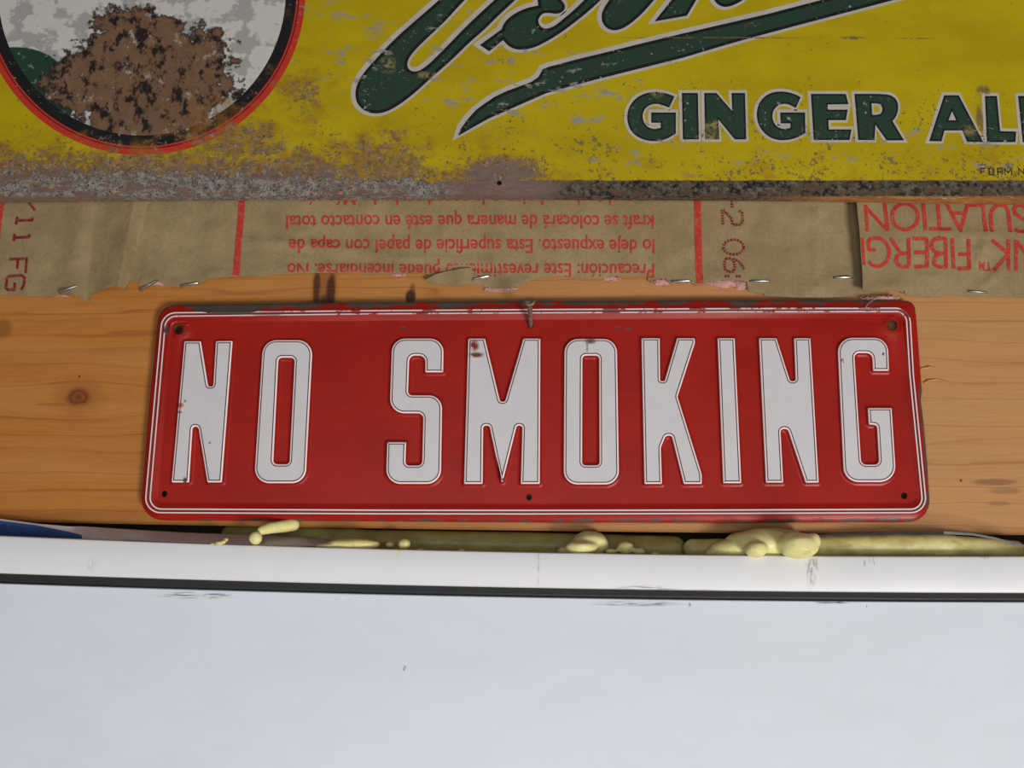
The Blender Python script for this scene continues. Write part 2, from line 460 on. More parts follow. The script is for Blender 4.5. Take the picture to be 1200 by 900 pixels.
def m_disc():
    g = G('scuffed_roundel_enamel'); y = Y_YEL
    grey = g.step(g.noise((.03, .03, .035), 5, .6, seed=3), .50, .56)
    col = g.mix(g.mul(grey, .8), lin(200, 196, 188), lin(152, 150, 143))
    # plain worn brown patch in place of the picture, plain green field at its left
    wob = g.mul(g.sub(g.noise(.07, 5, .65, seed=8), .5), .75)
    wob = g.add(wob, g.mul(g.sub(g.noise(.02, 3, .6, seed=28), .5), .9))
    c = U(12, 120, y); v = g.vec('MULTIPLY', g.vec('SUBTRACT', g.u, (c[0], 0, c[1])), (1 / 78, 0, 1 / 74))
    gr = g.step(g.vec('LENGTH', v, (0, 0, 0)), .97, 1.0, 1, 0)
    col = g.mix(gr, col, g.mix(g.step(g.noise(.08, 5, .7, seed=13), .58, .64), lin(34, 62, 48), lin(120, 130, 120)))
    c = U(166, 92, y); v = g.vec('MULTIPLY', g.vec('SUBTRACT', g.u, (c[0], 0, c[1])), (1 / 114, 0, 1 / 96))
    dd = g.add(g.vec('LENGTH', v, (0, 0, 0)), wob)
    br = g.mix(g.noise((.05, .08, .06), 5, .65, seed=17), lin(88, 64, 48), lin(140, 106, 80))
    br = g.mix(g.step(g.noise((.07, .1, .05), 6, .72, seed=18), .50, .60), br, lin(38, 28, 24))
    br = g.mix(g.step(g.noise((.05, .1, .04), 6, .72, seed=14), .57, .66, 0, .8), br, lin(168, 160, 148))
    col = g.mix(g.step(dd, .9, .98, 1, 0), col, lin(28, 24, 24))
    col = g.mix(g.step(dd, .82, .94, 1, 0), col, br)
    col, w_ = wear(g, col)
    return g.out(col, .45, 0, .35)
M_disc = m_disc()

# ------------------------------------------------------------------ materials: red sign
def top_z(px0=200, py0=357.5, px1=1055, py1=352.5):
    a = U(px0, py0, Y_RED); b = U(px1, py1, Y_RED)
    return a, (b[1] - a[1]) / (b[0] - a[0])
def red_bare(g):
    a, k = top_z()
    h = g.sub(g.add(a[1], g.mul(g.sub(g.x, a[0]), k)), g.z)          # units below the top edge
    n = g.noise((.035, .05, .09), 6, .7, seed=2)
    bare = g.step(g.add(n, g.step(h, 1.0, 9, .27, 0, False)), .70, .73)
    far = g.step(h, 20, 24, 1, 0)
    bare = g.mul(bare, far)
    for px, py, rx, rz, k in ((272, 362, 34, 7, 1.2), (248, 361, 22, 6, 1.0), (300, 357, 20, 5, .9), (1081, 480, 3, 30, 1.1), (1086, 540, 2.5, 45, .9), (1089, 590, 4, 16, .8), (221, 384, 4, 14, .38), (203, 373, 18, 3.2, .38), (196, 388, 4, 8, .5), (473, 384, 4, 2, .6), (725, 384, 5, 2, .62), (737, 386, 4, 2, .62)):
        e = g.mul(g.ell(U(px, py, Y_RED), rx, rz, .5), k)
        bare = g.mx(bare, g.step(g.add(g.noise(.12, 5, .7, seed=4), e), .92, 1.02))
    lo = g.step(g.z, U(600, 604, Y_RED)[1], U(600, 609, Y_RED)[1], 0, .30, False)
    bare = g.mx(bare, g.step(g.add(g.noise((.04, .1, .2), 5, .7, seed=9), lo), .80, .84))
    col = g.mix(g.noise(.09, 4, .6), lin(58, 50, 45), lin(98, 88, 80))
    return bare, col
def m_red():
    g = G('chipped_red_enamel')
    n = g.noise((.012, .012, .02), 4, .6)
    col = g.mix(g.step(n, .3, .7), lin(162, 27, 15), lin(150, 24, 13))
    f, c = red_bare(g)
    dust = g.mul(g.step(g.noise(.16, 5, .75, seed=12), .6, .68), g.step(g.z, U(600, 592, Y_RED)[1], U(600, 575, Y_RED)[1], .5, 0))
    col = g.mix(dust, col, lin(120, 70, 58))
    col = g.mix(f, col, c)
    g.bump(g.add(g.noise(.1, 3, .5), g.mul(f, -.6)), .00012, .6)
    return g.out(col, .38, 0, .3)
def m_sign_white(name, c, lines=False):
    g = G(name)
    n = g.noise((.05, .1, .03), 4, .6)
    col = g.mix(g.step(n, .3, .7), c, tuple(x * .95 for x in c))
    f, bc = red_bare(g)
    if lines:
        zt = U(620, 374, Y_RED)[1]
        chip = g.mul(g.step(g.noise((.045, .1, .08), 5, .7, seed=33), .52, .56), g.mul(g.step(g.z, zt - 6, zt, 0, 1), g.step(g.x, U(250, 0)[0], U(420, 0)[0], .0, 1)))
        col = g.mix(chip, col, g.mix(g.step(g.noise(.06, 2, .5), .45, .55), lin(110, 100, 96), lin(150, 60, 52)))
    else:
        sp = g.step(g.noise(.3, 4, .7, seed=35), .70, .74)
        col = g.mix(g.mul(sp, .6), col, lin(120, 96, 84))
        for px, py, rx, rz, cc in ((212, 475, 3.2, 3, lin(190, 110, 50)), (217, 470, 1.5, 1.5, lin(180, 110, 60)), (211, 483, 2.5, 1.4, lin(190, 110, 50)), (556, 405, 5, 6, lin(130, 40, 30)), (558, 416, 8, 3, lin(110, 60, 40)), (692, 400, 6, 3, lin(100, 90, 86)), (688, 405, 1.2, 8, lin(140, 130, 124)), (217, 563, 2.2, 4, lin(90, 80, 80)), (246, 519, 1.2, 1.2, lin(90, 80, 80)), (987, 423, 1.8, 2.5, lin(90, 70, 60)), (1035, 415, 1.5, 1.8, lin(90, 70, 60))):
            col = g.mix(g.mul(g.ell(U(px, py, Y_RED - .0015), rx, rz, .5), g.step(g.noise(.25, 4, .7, seed=36), .36, .46)), col, cc)
    col = g.mix(f, col, bc)
    return g.out(col, .38, 0, .45)
M_red = m_red()
M_rwhite = m_sign_white('white_letter_enamel', lin(211, 206, 206))
M_rrim = m_sign_white('clean_white_enamel_rim', lin(240, 236, 234))
M_rline = m_sign_white('white_border_enamel', lin(226, 219, 216), True)
M_maroon = m_plain('maroon_line', lin(98, 34, 40), .4, var=.35, sc=.3)
M_hole = m_plain('bare_steel_rim', lin(130, 118, 104), .4, .6)

# ------------------------------------------------------------------ materials: paper, foam, metal
def m_paper():
    g = G('kraft_paper')
    n = g.noise((.02, .02, .02), 5, .6, seed=1); f = g.noise(.35, 4, .7, seed=2); bl = g.noise(.055, 4, .6, seed=3)
    col = g.mix(g.step(n, .3, .7), lin(163, 141, 103), lin(146, 125, 89))
    col = g.mix(g.step(f, .45, .72, 0, .35), col, lin(112, 93, 66))
    col = g.mix(g.step(bl, .55, .75, 0, .35), col, lin(122, 104, 78))
    g.bump(g.add(g.mul(g.noise((.03, .05, .03), 4, .55, seed=5), 2.2), g.mul(f, .16)), .0011, .55)
    return g.out(col, .75, 0, .2)
M_paper = m_paper()
def m_ink(name, c, dots=False):
    g = G(name)
    n = g.noise(.25, 4, .7, seed=4)
    col = g.mix(g.step(n, .45, .75, 0, .4), c, lin(186, 140, 108))
    return g.out(col, .65, 0, .2)
M_ink = m_ink('red_print_ink', lin(186, 54, 42))
M_stamp = m_ink('maroon_stamp_ink', lin(122, 28, 36))
def m_foam(name, ca, cb):
    g = G(name)
    n = g.noise((.03, .03, .05), 5, .6, seed=2)
    col = g.mix(g.step(n, .3, .72), ca, cb)
    col = g.mix(g.step(g.noise((.06, .06, .1), 4, .6, seed=6), .58, .74, 0, .5), col, lin(150, 130, 70))
    g.bump(g.noise(.08, 4, .6), .0004, .4)
    m = g.out(col, .38, 0, .4)
    g.b.inputs['Subsurface Weight'].default_value = .15
    g.b.inputs['Subsurface Radius'].default_value = (.004, .003, .001)
    g.b.inputs['Subsurface Scale'].default_value = .5
    return m
M_foam = m_foam('pale_cured_foam', lin(238, 230, 162), lin(222, 210, 132))
M_foam_mid = m_foam('stained_cured_foam', lin(232, 222, 152), lin(186, 168, 96))
M_foam_shade = m_foam('shaded_cured_foam', lin(206, 196, 126), lin(178, 164, 94))  # darker foam copy, paints the shade of the gap onto the left rope
M_pink = m_plain('pink_glass_wool', lin(205, 152, 142), .8, var=.15, sc=.2, bump=.0006)
M_staple = m_plain('zinc_staple_wire', lin(170, 172, 172), .32, .9, var=.25, sc=.2)
def m_rustnail():
    g = G('rusty_nail_steel')
    col = g.mix(g.step(g.noise(.25, 5, .7), .4, .62), lin(104, 82, 66), lin(150, 128, 108))
    g.bump(g.noise(.4, 4, .7), .0003, .7)
    return g.out(col, .5, .35, .4)
M_nail = m_rustnail()
M_sw = m_plain('white_vinyl', lin(214, 198, 192), .35, var=.05)
M_sb = m_plain('blue_vinyl_print', lin(54, 84, 138), .35, var=.12)
M_sg = m_plain('grey_vinyl', lin(120, 116, 112), .45, var=.2)
M_sk = m_plain('black_vinyl_edge', lin(34, 34, 38), .45, var=.2)

# ================================================================== THE SETTING
XL, XR = -330, 1530
def sweep(name, prof, top, mats, kind=None, parent=None, mi=None, step=30, smooth=30):
    """prof: list of (kind line fn px->py, y) points swept along x through photo columns"""
    cols = list(range(XL, XR + 1, step)); K = len(prof); vs = []; fs = []; fm = []
    for px in cols:
        for q, (fn, y, dz) in enumerate(prof):
            p = P(px, fn(px), y); vs.append((p.x, y, p.z + dz))
    for i in range(len(cols) - 1):
        for k in range(K):
            fs.append((i * K + k, i * K + (k + 1) % K, (i + 1) * K + (k + 1) % K, (i + 1) * K + k)); fm.append(mi[k] if mi else 0)
    fs.append(tuple(range(K))); fs.append(tuple((len(cols) - 1) * K + k for k in range(K))); fm += [0, 0]
    return obj(name, vs, fs, mats, parent, fm, smooth)

def curve3(a, b, c):        # line through (0,a),(600,b),(1200,c), straight beyond the frame
    def f(px):
        x = min(max(px, -60), 1260); t = x / 1200
        v = a * (1 - t) * (1 - 2 * t) + b * 4 * t * (1 - t) + c * t * (2 * t - 1)
        if px < -60: v += (px + 60) * .03
        return v
    return f
wood_bot = curve3(611, 621.5, 627)
fr_top = curve3(627.5, 646.5, 651.5)
fr_bot = curve3(672, 688.5, 695)
gk_bot = curve3(683.5, 699.5, 705.5)
# wooden header board over the door
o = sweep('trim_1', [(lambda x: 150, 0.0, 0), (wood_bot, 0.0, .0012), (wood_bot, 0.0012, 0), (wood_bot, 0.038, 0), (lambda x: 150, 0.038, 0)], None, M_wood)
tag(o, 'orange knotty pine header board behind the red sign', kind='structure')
# dim cavity behind the gap
cz0 = P(600, 720).z; cz1 = P(600, -420).z
o = obj('wall_back', [(P(XL, 450).x, .075, cz0), (P(XR, 450).x, .075, cz0), (P(XR, 450).x, .075, cz1), (P(XL, 450).x, .075, cz1),
                      (P(XL, 450).x, .095, cz0), (P(XR, 450).x, .095, cz0), (P(XR, 450).x, .095, cz1), (P(XL, 450).x, .095, cz1)],
        [(0, 1, 2, 3), (4, 5, 6, 7), (0, 1, 5, 4), (1, 2, 6, 5), (2, 3, 7, 6), (3, 0, 4, 7)], M_dark)
tag(o, 'dark back of the wall cavity behind the header gap', kind='structure')
# white steel door frame
b = .0016
o = sweep('trim_2', [(fr_top, .05, 0), (fr_top, Y_FRAME + b, 0), (fr_top, Y_FRAME + b * .3, -b * .3), (fr_top, Y_FRAME, -b),
                     (fr_bot, Y_FRAME, b * .8), (fr_bot, Y_FRAME + b * .25, b * .25), (fr_bot, Y_FRAME + b, 0), (fr_bot, .05, 0)], None, M_frame)
tag(o, 'white painted steel door frame head above the door', kind='structure')
# black strip filling the gap under the frame, and the door
def gk0(x): return fr_bot(x) - 3
o = sweep('door_1', [(gk_bot, .03, 0), (gk_bot, Y_DOOR + .0012, 0), (gk_bot, Y_DOOR + .0003, -.0004), (gk_bot, Y_DOOR, -.0014), (lambda x: 1500, Y_DOOR, 0), (lambda x: 1500, .03, 0)], None, M_door)
tag(o, 'smooth white door below the frame', kind='structure')
wsx = sweep('gap_strip', [(gk0, .02, .0), (gk0, Y_STRIP, 0), (gk_bot, Y_STRIP - .0008, .0016), (gk_bot, Y_STRIP, -.0006), (gk_bot, .02, -.0006)], None, M_strip, parent=o)
tag(wsx, 'black strip between door and frame')

# ================================================================== KRAFT PAPER
def ridge(u, a, p, c, h):            # 0 at a, h at p, 0 at c
    if u <= a or u >= c: return 0
    return h * ((u - a) / (p - a) if u < p else (c - u) / (c - p))
def HL(px, py):
    t = (py - 238) / 92
    h = .0009 * (mnoise.noise(Vector((px * .013, py * .017, 3))) + .3)
    h += .0005 * mnoise.noise(Vector((px * .04, py * .05, 8)))
    s = px - (115 - 11 * t)
    h += .0009 * exp(-((s + 14) / 16) ** 2) * 2.2
    u0 = 113 - 9 * t; up = 158 - 13 * t + 8 * (1 - t) * .6; uc = 173.5 - 23 * t
    h += ridge(px, u0, up, uc, .0064)
    h += .0006 * exp(-((px - 180 + 12 * t) / 2.5) ** 2)
    if 285 < px < 580:
        cy = 286 + (px - 285) * .095 + 2 * sin(px * .03)
        h += .0011 * exp(-((py - cy + 3) / 5) ** 2) - .0006 * exp(-((py - cy - 3) / 3) ** 2)
    h += .0006 * exp(-((px - 956) / 2.6) ** 2)
    if px > 900: h += .0016 * exp(-((px - (975 - (py - 325) * 1.3)) / 16) ** 2) * exp(-((py - 335) / 12) ** 2)
    if px > 985: h -= .0006
    h += .0013 * exp(-((py - (wl_edge(px) - 4)) / 6) ** 2) * (mnoise.noise(Vector((px * .05, 1.5, 2))) + .2)
    return min(max(h, -.0011), .0066 if py < 242 else 1)
def HR(px, py):
    e = 1001 + (py - 238) * .06
    h = .0046 * exp(-max(px - e, 0) / 11) + .0007 * mnoise.noise(Vector((px * .018, py * .02, 31))) + .0005 * mnoise.noise(Vector((px * .05, py * .05, 38)))
    h += .0012 * exp(-((py - 274 - (px - 1120) * .02) / 3.5) ** 2) * (1 if px > 1100 else 0)
    h += .0016 * exp(-((px - (1155 - (py - 280) * .35)) / 5) ** 2) * exp(-((py - 292) / 22) ** 2)
    h += .0016 * exp(-((px - (1172 - (py - 318) * 1.0)) / 8) ** 2) * exp(-((py - 325) / 14) ** 2)
    h += .0012 * exp(-((py - 336) / 4) ** 2) * exp(-((px - 1045) / 14) ** 2)
    return min(max(h, -.0010), .0036 if py < 242 else 1)
edgeL = [(-260, 340), (-120, 346), (0, 346), (30, 347), (62, 348), (70, 345.5), (84, 347), (95, 348.5), (98, 352), (103, 356), (105, 350), (110, 345), (122, 342), (135, 339.5), (147, 339.5), (150, 334), (152, 328), (158, 331), (165, 336),
         (172, 333.5), (184, 329), (191, 333), (200, 336), (213, 336.5), (234, 333), (245, 327), (251, 325.5), (252, 327), (262, 325.5), (276, 324), (300, 323.5), (309, 325), (311, 323), (340, 321.6), (380, 320.3), (400, 320.6), (426, 320.6), (427, 322.2), (445, 321.5), (470, 321), (497, 320), (508, 324), (530, 330), (553, 334), (560, 333.5), (570, 336), (582, 338), (600, 338.3),
         (610, 335), (622, 329), (633, 325), (648, 324.5), (655, 323), (663, 325.5), (690, 326), (720, 325), (722, 322.5), (740, 323.5), (759, 323.5), (760, 330), (762, 328), (766, 327.5), (779, 326), (783, 330), (787, 334), (791, 333), (812, 332.5), (815, 335.5), (823, 334.5), (830, 331), (842, 329), (856, 328), (870, 329), (875, 331), (876, 340), (880, 343), (886, 343), (888, 345), (894, 343.5), (897, 347), (930, 349), (960, 349.3), (985, 348.5), (1008, 345), (1030, 343)]
def wl_edge(px):
    for a, b2 in zip(edgeL, edgeL[1:]):
        if a[0] <= px <= b2[0]:
            return a[1] + (b2[1] - a[1]) * (px - a[0]) / max(b2[0] - a[0], 1e-6)
    return 345
edgeR = [(1005, 285), (1006, 300), (1008, 320), (1008.5, 335), (1008, 342.5), (1018, 342), (1030, 342), (1037, 342), (1038, 340), (1047, 340), (1056, 342), (1058, 344), (1059, 340), (1062, 346), (1090, 348), (1118, 346.5), (1140, 348), (1170, 348), (1200, 349), (1320, 351), (1470, 350), (1470, 60), (998, 60), (1001, 240), (1002.5, 262)]
TH = .00035
def sheet(name, loop_px, H, y0, parent, grid=5.0, creases=()):
    L = resample(loop_px, 3.5, True)
    xs = [p[0] for p in L]; ys = [p[1] for p in L]
    pts = []
    py = 190.0
    while py < max(ys):
        px = min(xs) + random.random()
        while px < max(xs):
            g5 = grid if -20 < px < 1220 else 30
            q = (px + random.uniform(-.8, .8), py + random.uniform(-.8, .8))
            if inside(q, L): pts.append(q)
            px += g5
        py += grid
    for c in creases: pts += [q for q in resample(c, 1.6) if inside(q, L)]
    vs, tris, ids = cdt([L], L, (), pts)
    fr = []; bk = []
    for v in vs:
        p = P(v.x, v.y, y0); h = H(v.x, v.y)
        fr.append((p.x, y0 - h, p.z)); bk.append((p.x, y0 - h + TH, p.z))
    n = len(fr)
    fs = [tuple(t) for t in tris] + [tuple(n + i for i in reversed(t)) for t in tris]
    from collections import Counter
    ec = Counter()
    for t in tris:
        for i in range(3): ec[tuple(sorted((t[i], t[(i + 1) % 3])))] += 1
    fs += [(a, b2, n + b2, n + a) for (a, b2), c in ec.items() if c == 1]
    return obj(name, fr + bk, fs, M_paper, parent, None, 60)
RB = [0]
def ribbon(mb, pts, wd, H, y0, step=4, lift=.00022, mi=0):
    """ink stroke of width wd pixels lying on the paper"""
    RB[0] += 1; lift += (RB[0] % 9) * .000006
    pts = resample(pts, step)
    N = len(pts); vs = []
    for i in range(N):
        a = Vector(pts[max(i - 1, 0)]); c = Vector(pts[min(i + 1, N - 1)])
        t = (c - a); t = t.normalized() if t.length > 1e-6 else Vector((1, 0))
        n = Vector((-t.y, t.x)); k = 1.0
        if 0 < i < N - 1:
            t1 = (Vector(pts[i]) - a).normalized(); t2 = (c - Vector(pts[i])).normalized()
            k = min(1.9, 1 / max(.5, sqrt(max(0, (1 + t1.dot(t2)) / 2))))
        for s in (-.5, .5):
            q = Vector(pts[i]) + n * (s * wd * k)
            p = P(q.x, q.y, y0); vs.append((p.x, y0 - H(q.x, q.y) - lift, p.z))
    mb.add(vs, [(2 * i, 2 * i + 1, 2 * i + 3, 2 * i + 2) for i in range(N - 1)], mi)
def arc(cx, cy, rx, ry, a0, a1, n=20):
    return [(cx + rx * cos(math.radians(a0 + (a1 - a0) * i / n)), cy + ry * sin(math.radians(a0 + (a1 - a0) * i / n))) for i in range(n + 1)]

def text_mesh(body, bold=0.0, cut=False):
    cu = bpy.data.curves.new('t', 'FONT'); cu.body = body; cu.size = 1; cu.resolution_u = 3; cu.offset = bold
    ob = bpy.data.objects.new('t', cu); COL.objects.link(ob)
    bpy.context.view_layer.update()
    dg = bpy.context.evaluated_depsgraph_get()
    me = bpy.data.meshes.new_from_object(ob.evaluated_get(dg))
    bm = bmesh.new(); bm.from_mesh(me)
    for _ in range(5):
        bmesh.ops.triangulate(bm, faces=bm.faces[:])
        ed = [e for e in bm.edges if e.calc_length() > .09]
        if not ed or not cut: break
        bmesh.ops.subdivide_edges(bm, edges=ed, cuts=1)
    bmesh.ops.triangulate(bm, faces=bm.faces[:]); bm.to_mesh(me); bm.free()
    vs = [v.co.copy() for v in me.vertices]; fs = [tuple(p.vertices) for p in me.polygons]
    bpy.data.objects.remove(ob); bpy.data.meshes.remove(me)
    return vs, fs

paper = empty('kraft_paper_facing', P(500, 340, Y_PAPER))
tag(paper, 'long creased brown kraft paper sheet with red Spanish print and torn bottom edge', 'paper')
sheet('paper_sheet', edgeL + [(1030, 60), (-260, 60)], HL, Y_PAPER, paper,
      creases=[[(fx((py - 238) / 92), py) for py in range(200, 352, 3)] for fx in (lambda t: 113 - 9 * t, lambda t: 112.2 - 9 * t, lambda t: 162.8 - 17.8 * t - .8, lambda t: 162.8 - 17.8 * t, lambda t: 162.8 - 17.8 * t + .8, lambda t: 173.5 - 23 * t, lambda t: 174.3 - 23 * t)]
      + [[(956, 240), (956, 346)]])
mb = MB()
CAPH = None
for body, xr, xl, base, hx in (('Precaución: Este revestimiento puede incendiarse. No', 766.8, 337.5, 309.6, 10.4),
                               ('lo deje expuesto. Esta superficie de papel con capa de', 767, 339.5, 281.0, 10.6),
                               ('kraft se colocará de manera que esté en contacto total', 766, 335.5, 252.8, 10.4),
                               ('con el techo, el piso o la pared acabada. Más aún', 764, 350, 225.0, 10.4)):
    vs, fs = text_mesh(body, .012, True)
    x0 = min(v.x for v in vs); x1 = max(v.x for v in vs)
    xv, xf = text_mesh('x'); xh = max(v.y for v in xv)
    out = []
    for v in vs:
        px = xr - (v.x - x0) / (x1 - x0) * (xr - xl); py = base + v.y / xh * hx
        p = P(px, py, Y_PAPER); out.append((p.x, Y_PAPER - HL(px, py) - .00024, p.z))
    keep = []
    for f in fs:      # print ends where the sheet is torn off
        cx = sum(vs[i].x for i in f) / len(f); cy = sum(vs[i].y for i in f) / len(f)
        px = xr - (cx - x0) / (x1 - x0) * (xr - xl); mxy = max(base + vs[i].y / xh * hx for i in f)
        if mxy < wl_edge(px) - .2: keep.append(f)
    mb.add(out, keep)
obj('printed_text', mb.v, mb.f, M_ink, paper)
o_ = bpy.data.objects['printed_text']; tag(o_, 'upside-down red Spanish warning text')
for pts, wd in (([(284.5, 226), (283, 250), (279.5, 285), (277, 323)], 7.6), ([(817, 226), (817.5, 255), (818.5, 300), (820, 333)], 8)):
    mb = MB(); ribbon(mb, pts, wd, HL, Y_PAPER); mb.build('red_stripe', M_ink, paper)
mb = MB(); ribbon(mb, [(3.5, 226), (1.5, 240), (-2, 262), (-6, 300), (-9, 345)], 8, HL, Y_PAPER); mb.build('red_stripe', M_ink, paper)
def stamp(name, ox, oy, s, strokes, wd, dotted=False):
    mb = MB()
    for st in strokes:
        pts = [(ox + a / s, oy + b2 / s) for a, b2 in st]
        if dotted:
            pts = resample(pts, 1.0); L = len(pts); i = 0
            while i < L - 1:
                ribbon(mb, pts[i:i + 3] if i + 2 < L else pts[i:], wd, HL, Y_PAPER, 2); i += 3
        else: ribbon(mb, pts, wd, HL, Y_PAPER)
    return mb.build(name, M_stamp, paper)
stamp('ink_stamp', 0, 220, 6, [[(205, 105), (250, 162)], [(118, 233), (236, 230)], [(126, 207), (116, 262)], [(236, 230), (226, 212)],
      [(103, 353), (216, 350)], [(104, 325), (98, 376)], [(216, 350), (206, 332)],
      [(72, 507), (195, 500)], [(192, 498), (183, 602)], [(130, 505), (124, 572)],
      [(105, 668), (102, 718), (58, 720), (44, 706), (50, 640), (66, 625), (155, 618), (174, 634), (168, 690), (150, 720)]], 3.1)
stamp('ink_stamp', 700, 220, 6, [[(945, 92), (947, 142)], [(876, 158), (884, 266)], [(884, 160), (945, 222), (950, 262), (1000, 264), (1022, 240), (1018, 180), (990, 160)],
      arc(957, 420, 72, 52, 0, 360, 28), [(908, 498), (892, 530), (898, 578), (925, 597), (958, 590), (968, 555), (955, 512), (925, 496), (908, 498)], [(955, 500), (1000, 525), (1034, 580)],
      [(893, 628), (925, 628)], [(972, 628), (1006, 628)]], 3.1, True)
# small flap torn and folded over the print
mb = MB()
fl = [(498, 328), (510, 322.5), (524, 317.5), (540, 315), (552, 313.5), (556, 318), (553, 322), (553, 332), (540, 334.5), (522, 334), (506, 333.5)]
def HF(px, py): return .0014 + .0011 * (1 - (px - 498) / 58) + .0006 * sin(px * .2)
Lr = resample(fl, 3, True); pts = [(x, y) for x in range(500, 556, 4) for y in range(316, 334, 4) if inside((x, y), Lr)]
vs, tris, _ = cdt([Lr], Lr, (), pts)
fr = [(lambda p, v: (p.x, Y_PAPER - HF(v.x, v.y), p.z))(P(v.x, v.y, Y_PAPER - .002), v) for v in vs]
n = len(fr)
o_ = obj('torn_flap', fr + [(a, y + TH, c) for a, y, c in fr], [tuple(t) for t in tris] + [tuple(n + i for i in reversed(t)) for t in tris], M_paper, paper, None, 60)

paper2 = empty('kraft_paper_facing', P(1200, 345, Y_PAPER2))
tag(paper2, 'shorter kraft paper sheet at the right, overlapping, with large red insulation lettering', 'paper')
sheet('paper_sheet', edgeR, HR, Y_PAPER2, paper2)
mb = MB()
rows = [[(80, 128), (92, 318)], [(82, 138), (240, 302)], [(220, 108), (240, 305)], arc(362, 206, 90, 92, 0, 360, 36), [(490, 108), (505, 302)], [(592, 105), (606, 292)], [(533, 293), (685, 293)],
        [(650, 108), (752, 300), (806, 112)], [(682, 180), (786, 180)], [(912, 118), (928, 312)], [(812, 124), (920, 124)], [(970, 318), (967, 200), (975, 160), (1000, 132), (1035, 123), (1070, 134), (1088, 165), (1093, 205), (1102, 318)],
        [(1215, 150), (1190, 128), (1150, 125), (1128, 150), (1140, 190), (1190, 220), (1230, 250), (1228, 295), (1190, 314), (1150, 308), (1135, 292)],
        [(1270, 130), (1280, 318)], [(1272, 140), (1418, 308)], [(1405, 125), (1420, 318)], [(1462, 125), (1472, 318)],
        [(47, 368), (64, 556)], [(98, 448), (154, 442)], [(98, 400), (101, 448)], [(92, 400), (110, 372), (150, 357), (190, 362), (228, 390), (250, 435), (250, 480), (232, 522), (200, 548), (160, 556), (125, 545), (105, 526)],
        [(385, 355), (393, 560)], [(392, 556), (345, 556), (312, 540), (300, 510), (308, 480), (330, 466), (388, 462)], [(335, 464), (258, 355)], [(515, 355), (519, 562)], [(413, 362), (515, 360)], [(425, 458), (517, 458)], [(428, 556), (519, 554)],
        [(645, 357), (652, 566)], [(652, 561), (600, 558), (570, 540), (566, 505), (582, 478), (605, 466), (650, 463)], [(605, 466), (568, 452), (549, 420), (550, 385), (572, 364), (605, 358), (646, 361)], [(693, 357), (706, 570)], [(810, 360), (816, 575)], [(735, 570), (816, 568)], [(740, 468), (812, 466)],
        [(1088, 366), (1092, 584)], [(972, 370), (1088, 468)], [(985, 582), (1088, 472)], [(1142, 368), (1145, 584)], [(1144, 374), (1298, 578)], [(1300, 368), (1302, 584)], [(1346, 368), (1350, 584)], [(1502, 368), (1506, 584)], [(1504, 580), (1445, 578), (1415, 545), (1424, 495), (1502, 478)]]
for st in rows: ribbon(mb, [(1000 + a / 6, 220 + c / 6) for a, c in st], 4.3, HR, Y_PAPER2, 3)
for st in ([(950, 520), (957, 580)], [(930, 580), (970, 580)], [(886, 522), (889, 580), (904, 535), (918, 580), (922, 522)]): ribbon(mb, [(1000 + a / 6, 220 + c / 6) for a, c in st], 1.7, HR, Y_PAPER2, 3)
tag(mb.build('printed_text', M_ink, paper2), 'large upside-down red insulation lettering')

# pink glass wool peeping out under the torn edge
def tuft(parent, px, py, rx, ry, y, seed):
    mb = MB(); c = P(px, py, y)
    blob(mb, c, rx * S, .0009, ry * S, seed, .55, 2.2, 20, 10)
    rnd = random.Random(seed)
    for k in range(14):
        a = rnd.uniform(0, 2 * pi); r = rnd.uniform(.4, 1.25)
        q0 = Vector((c.x + rx * S * r * cos(a), y - .0006, c.z + ry * S * r * sin(a)))
        pts = [q0]
        for j in range(5): pts.append(pts[-1] + Vector((rnd.uniform(-1, 1) * 2.6 * S, rnd.uniform(-.0004, .0002), rnd.uniform(-1, 1) * 2 * S)))
        tube(mb, pts, .00009, 5)
    return mb.build('glass_wool_tuft', M_pink, parent, 60)
for i, a in enumerate(((585, 339, 18, 3.5), (852, 332, 22, 5.0), (868, 334, 9, 5.5), (718, 327, 10, 2.5), (187, 332, 7, 2.5), (72, 346, 9, 2.2), (468, 322, 9, 1.8), (775, 331, 9, 3.5))):
    tuft(paper, a[0], a[1], a[2], a[3], -.0006, 11 + i)
for i, a in enumerate(((1040, 349, 14, 2.2), (1020, 350, 9, 1.6))): tuft(paper2, a[0], a[1], a[2], a[3], -.0035, 41 + i)
mb = MB()
for k in range(5):
    tube(mb, [P(1036 - k * 3, 347 + k, -.004), P(1024 - k * 2, 351 + k, -.007), P(1017 - k, 357 + k, -.0085), P(1013 + k * 2, 364 - k, -.0085)], .00008, 5)
mb.build('glass_wool_tuft', M_pink, paper2, 60)

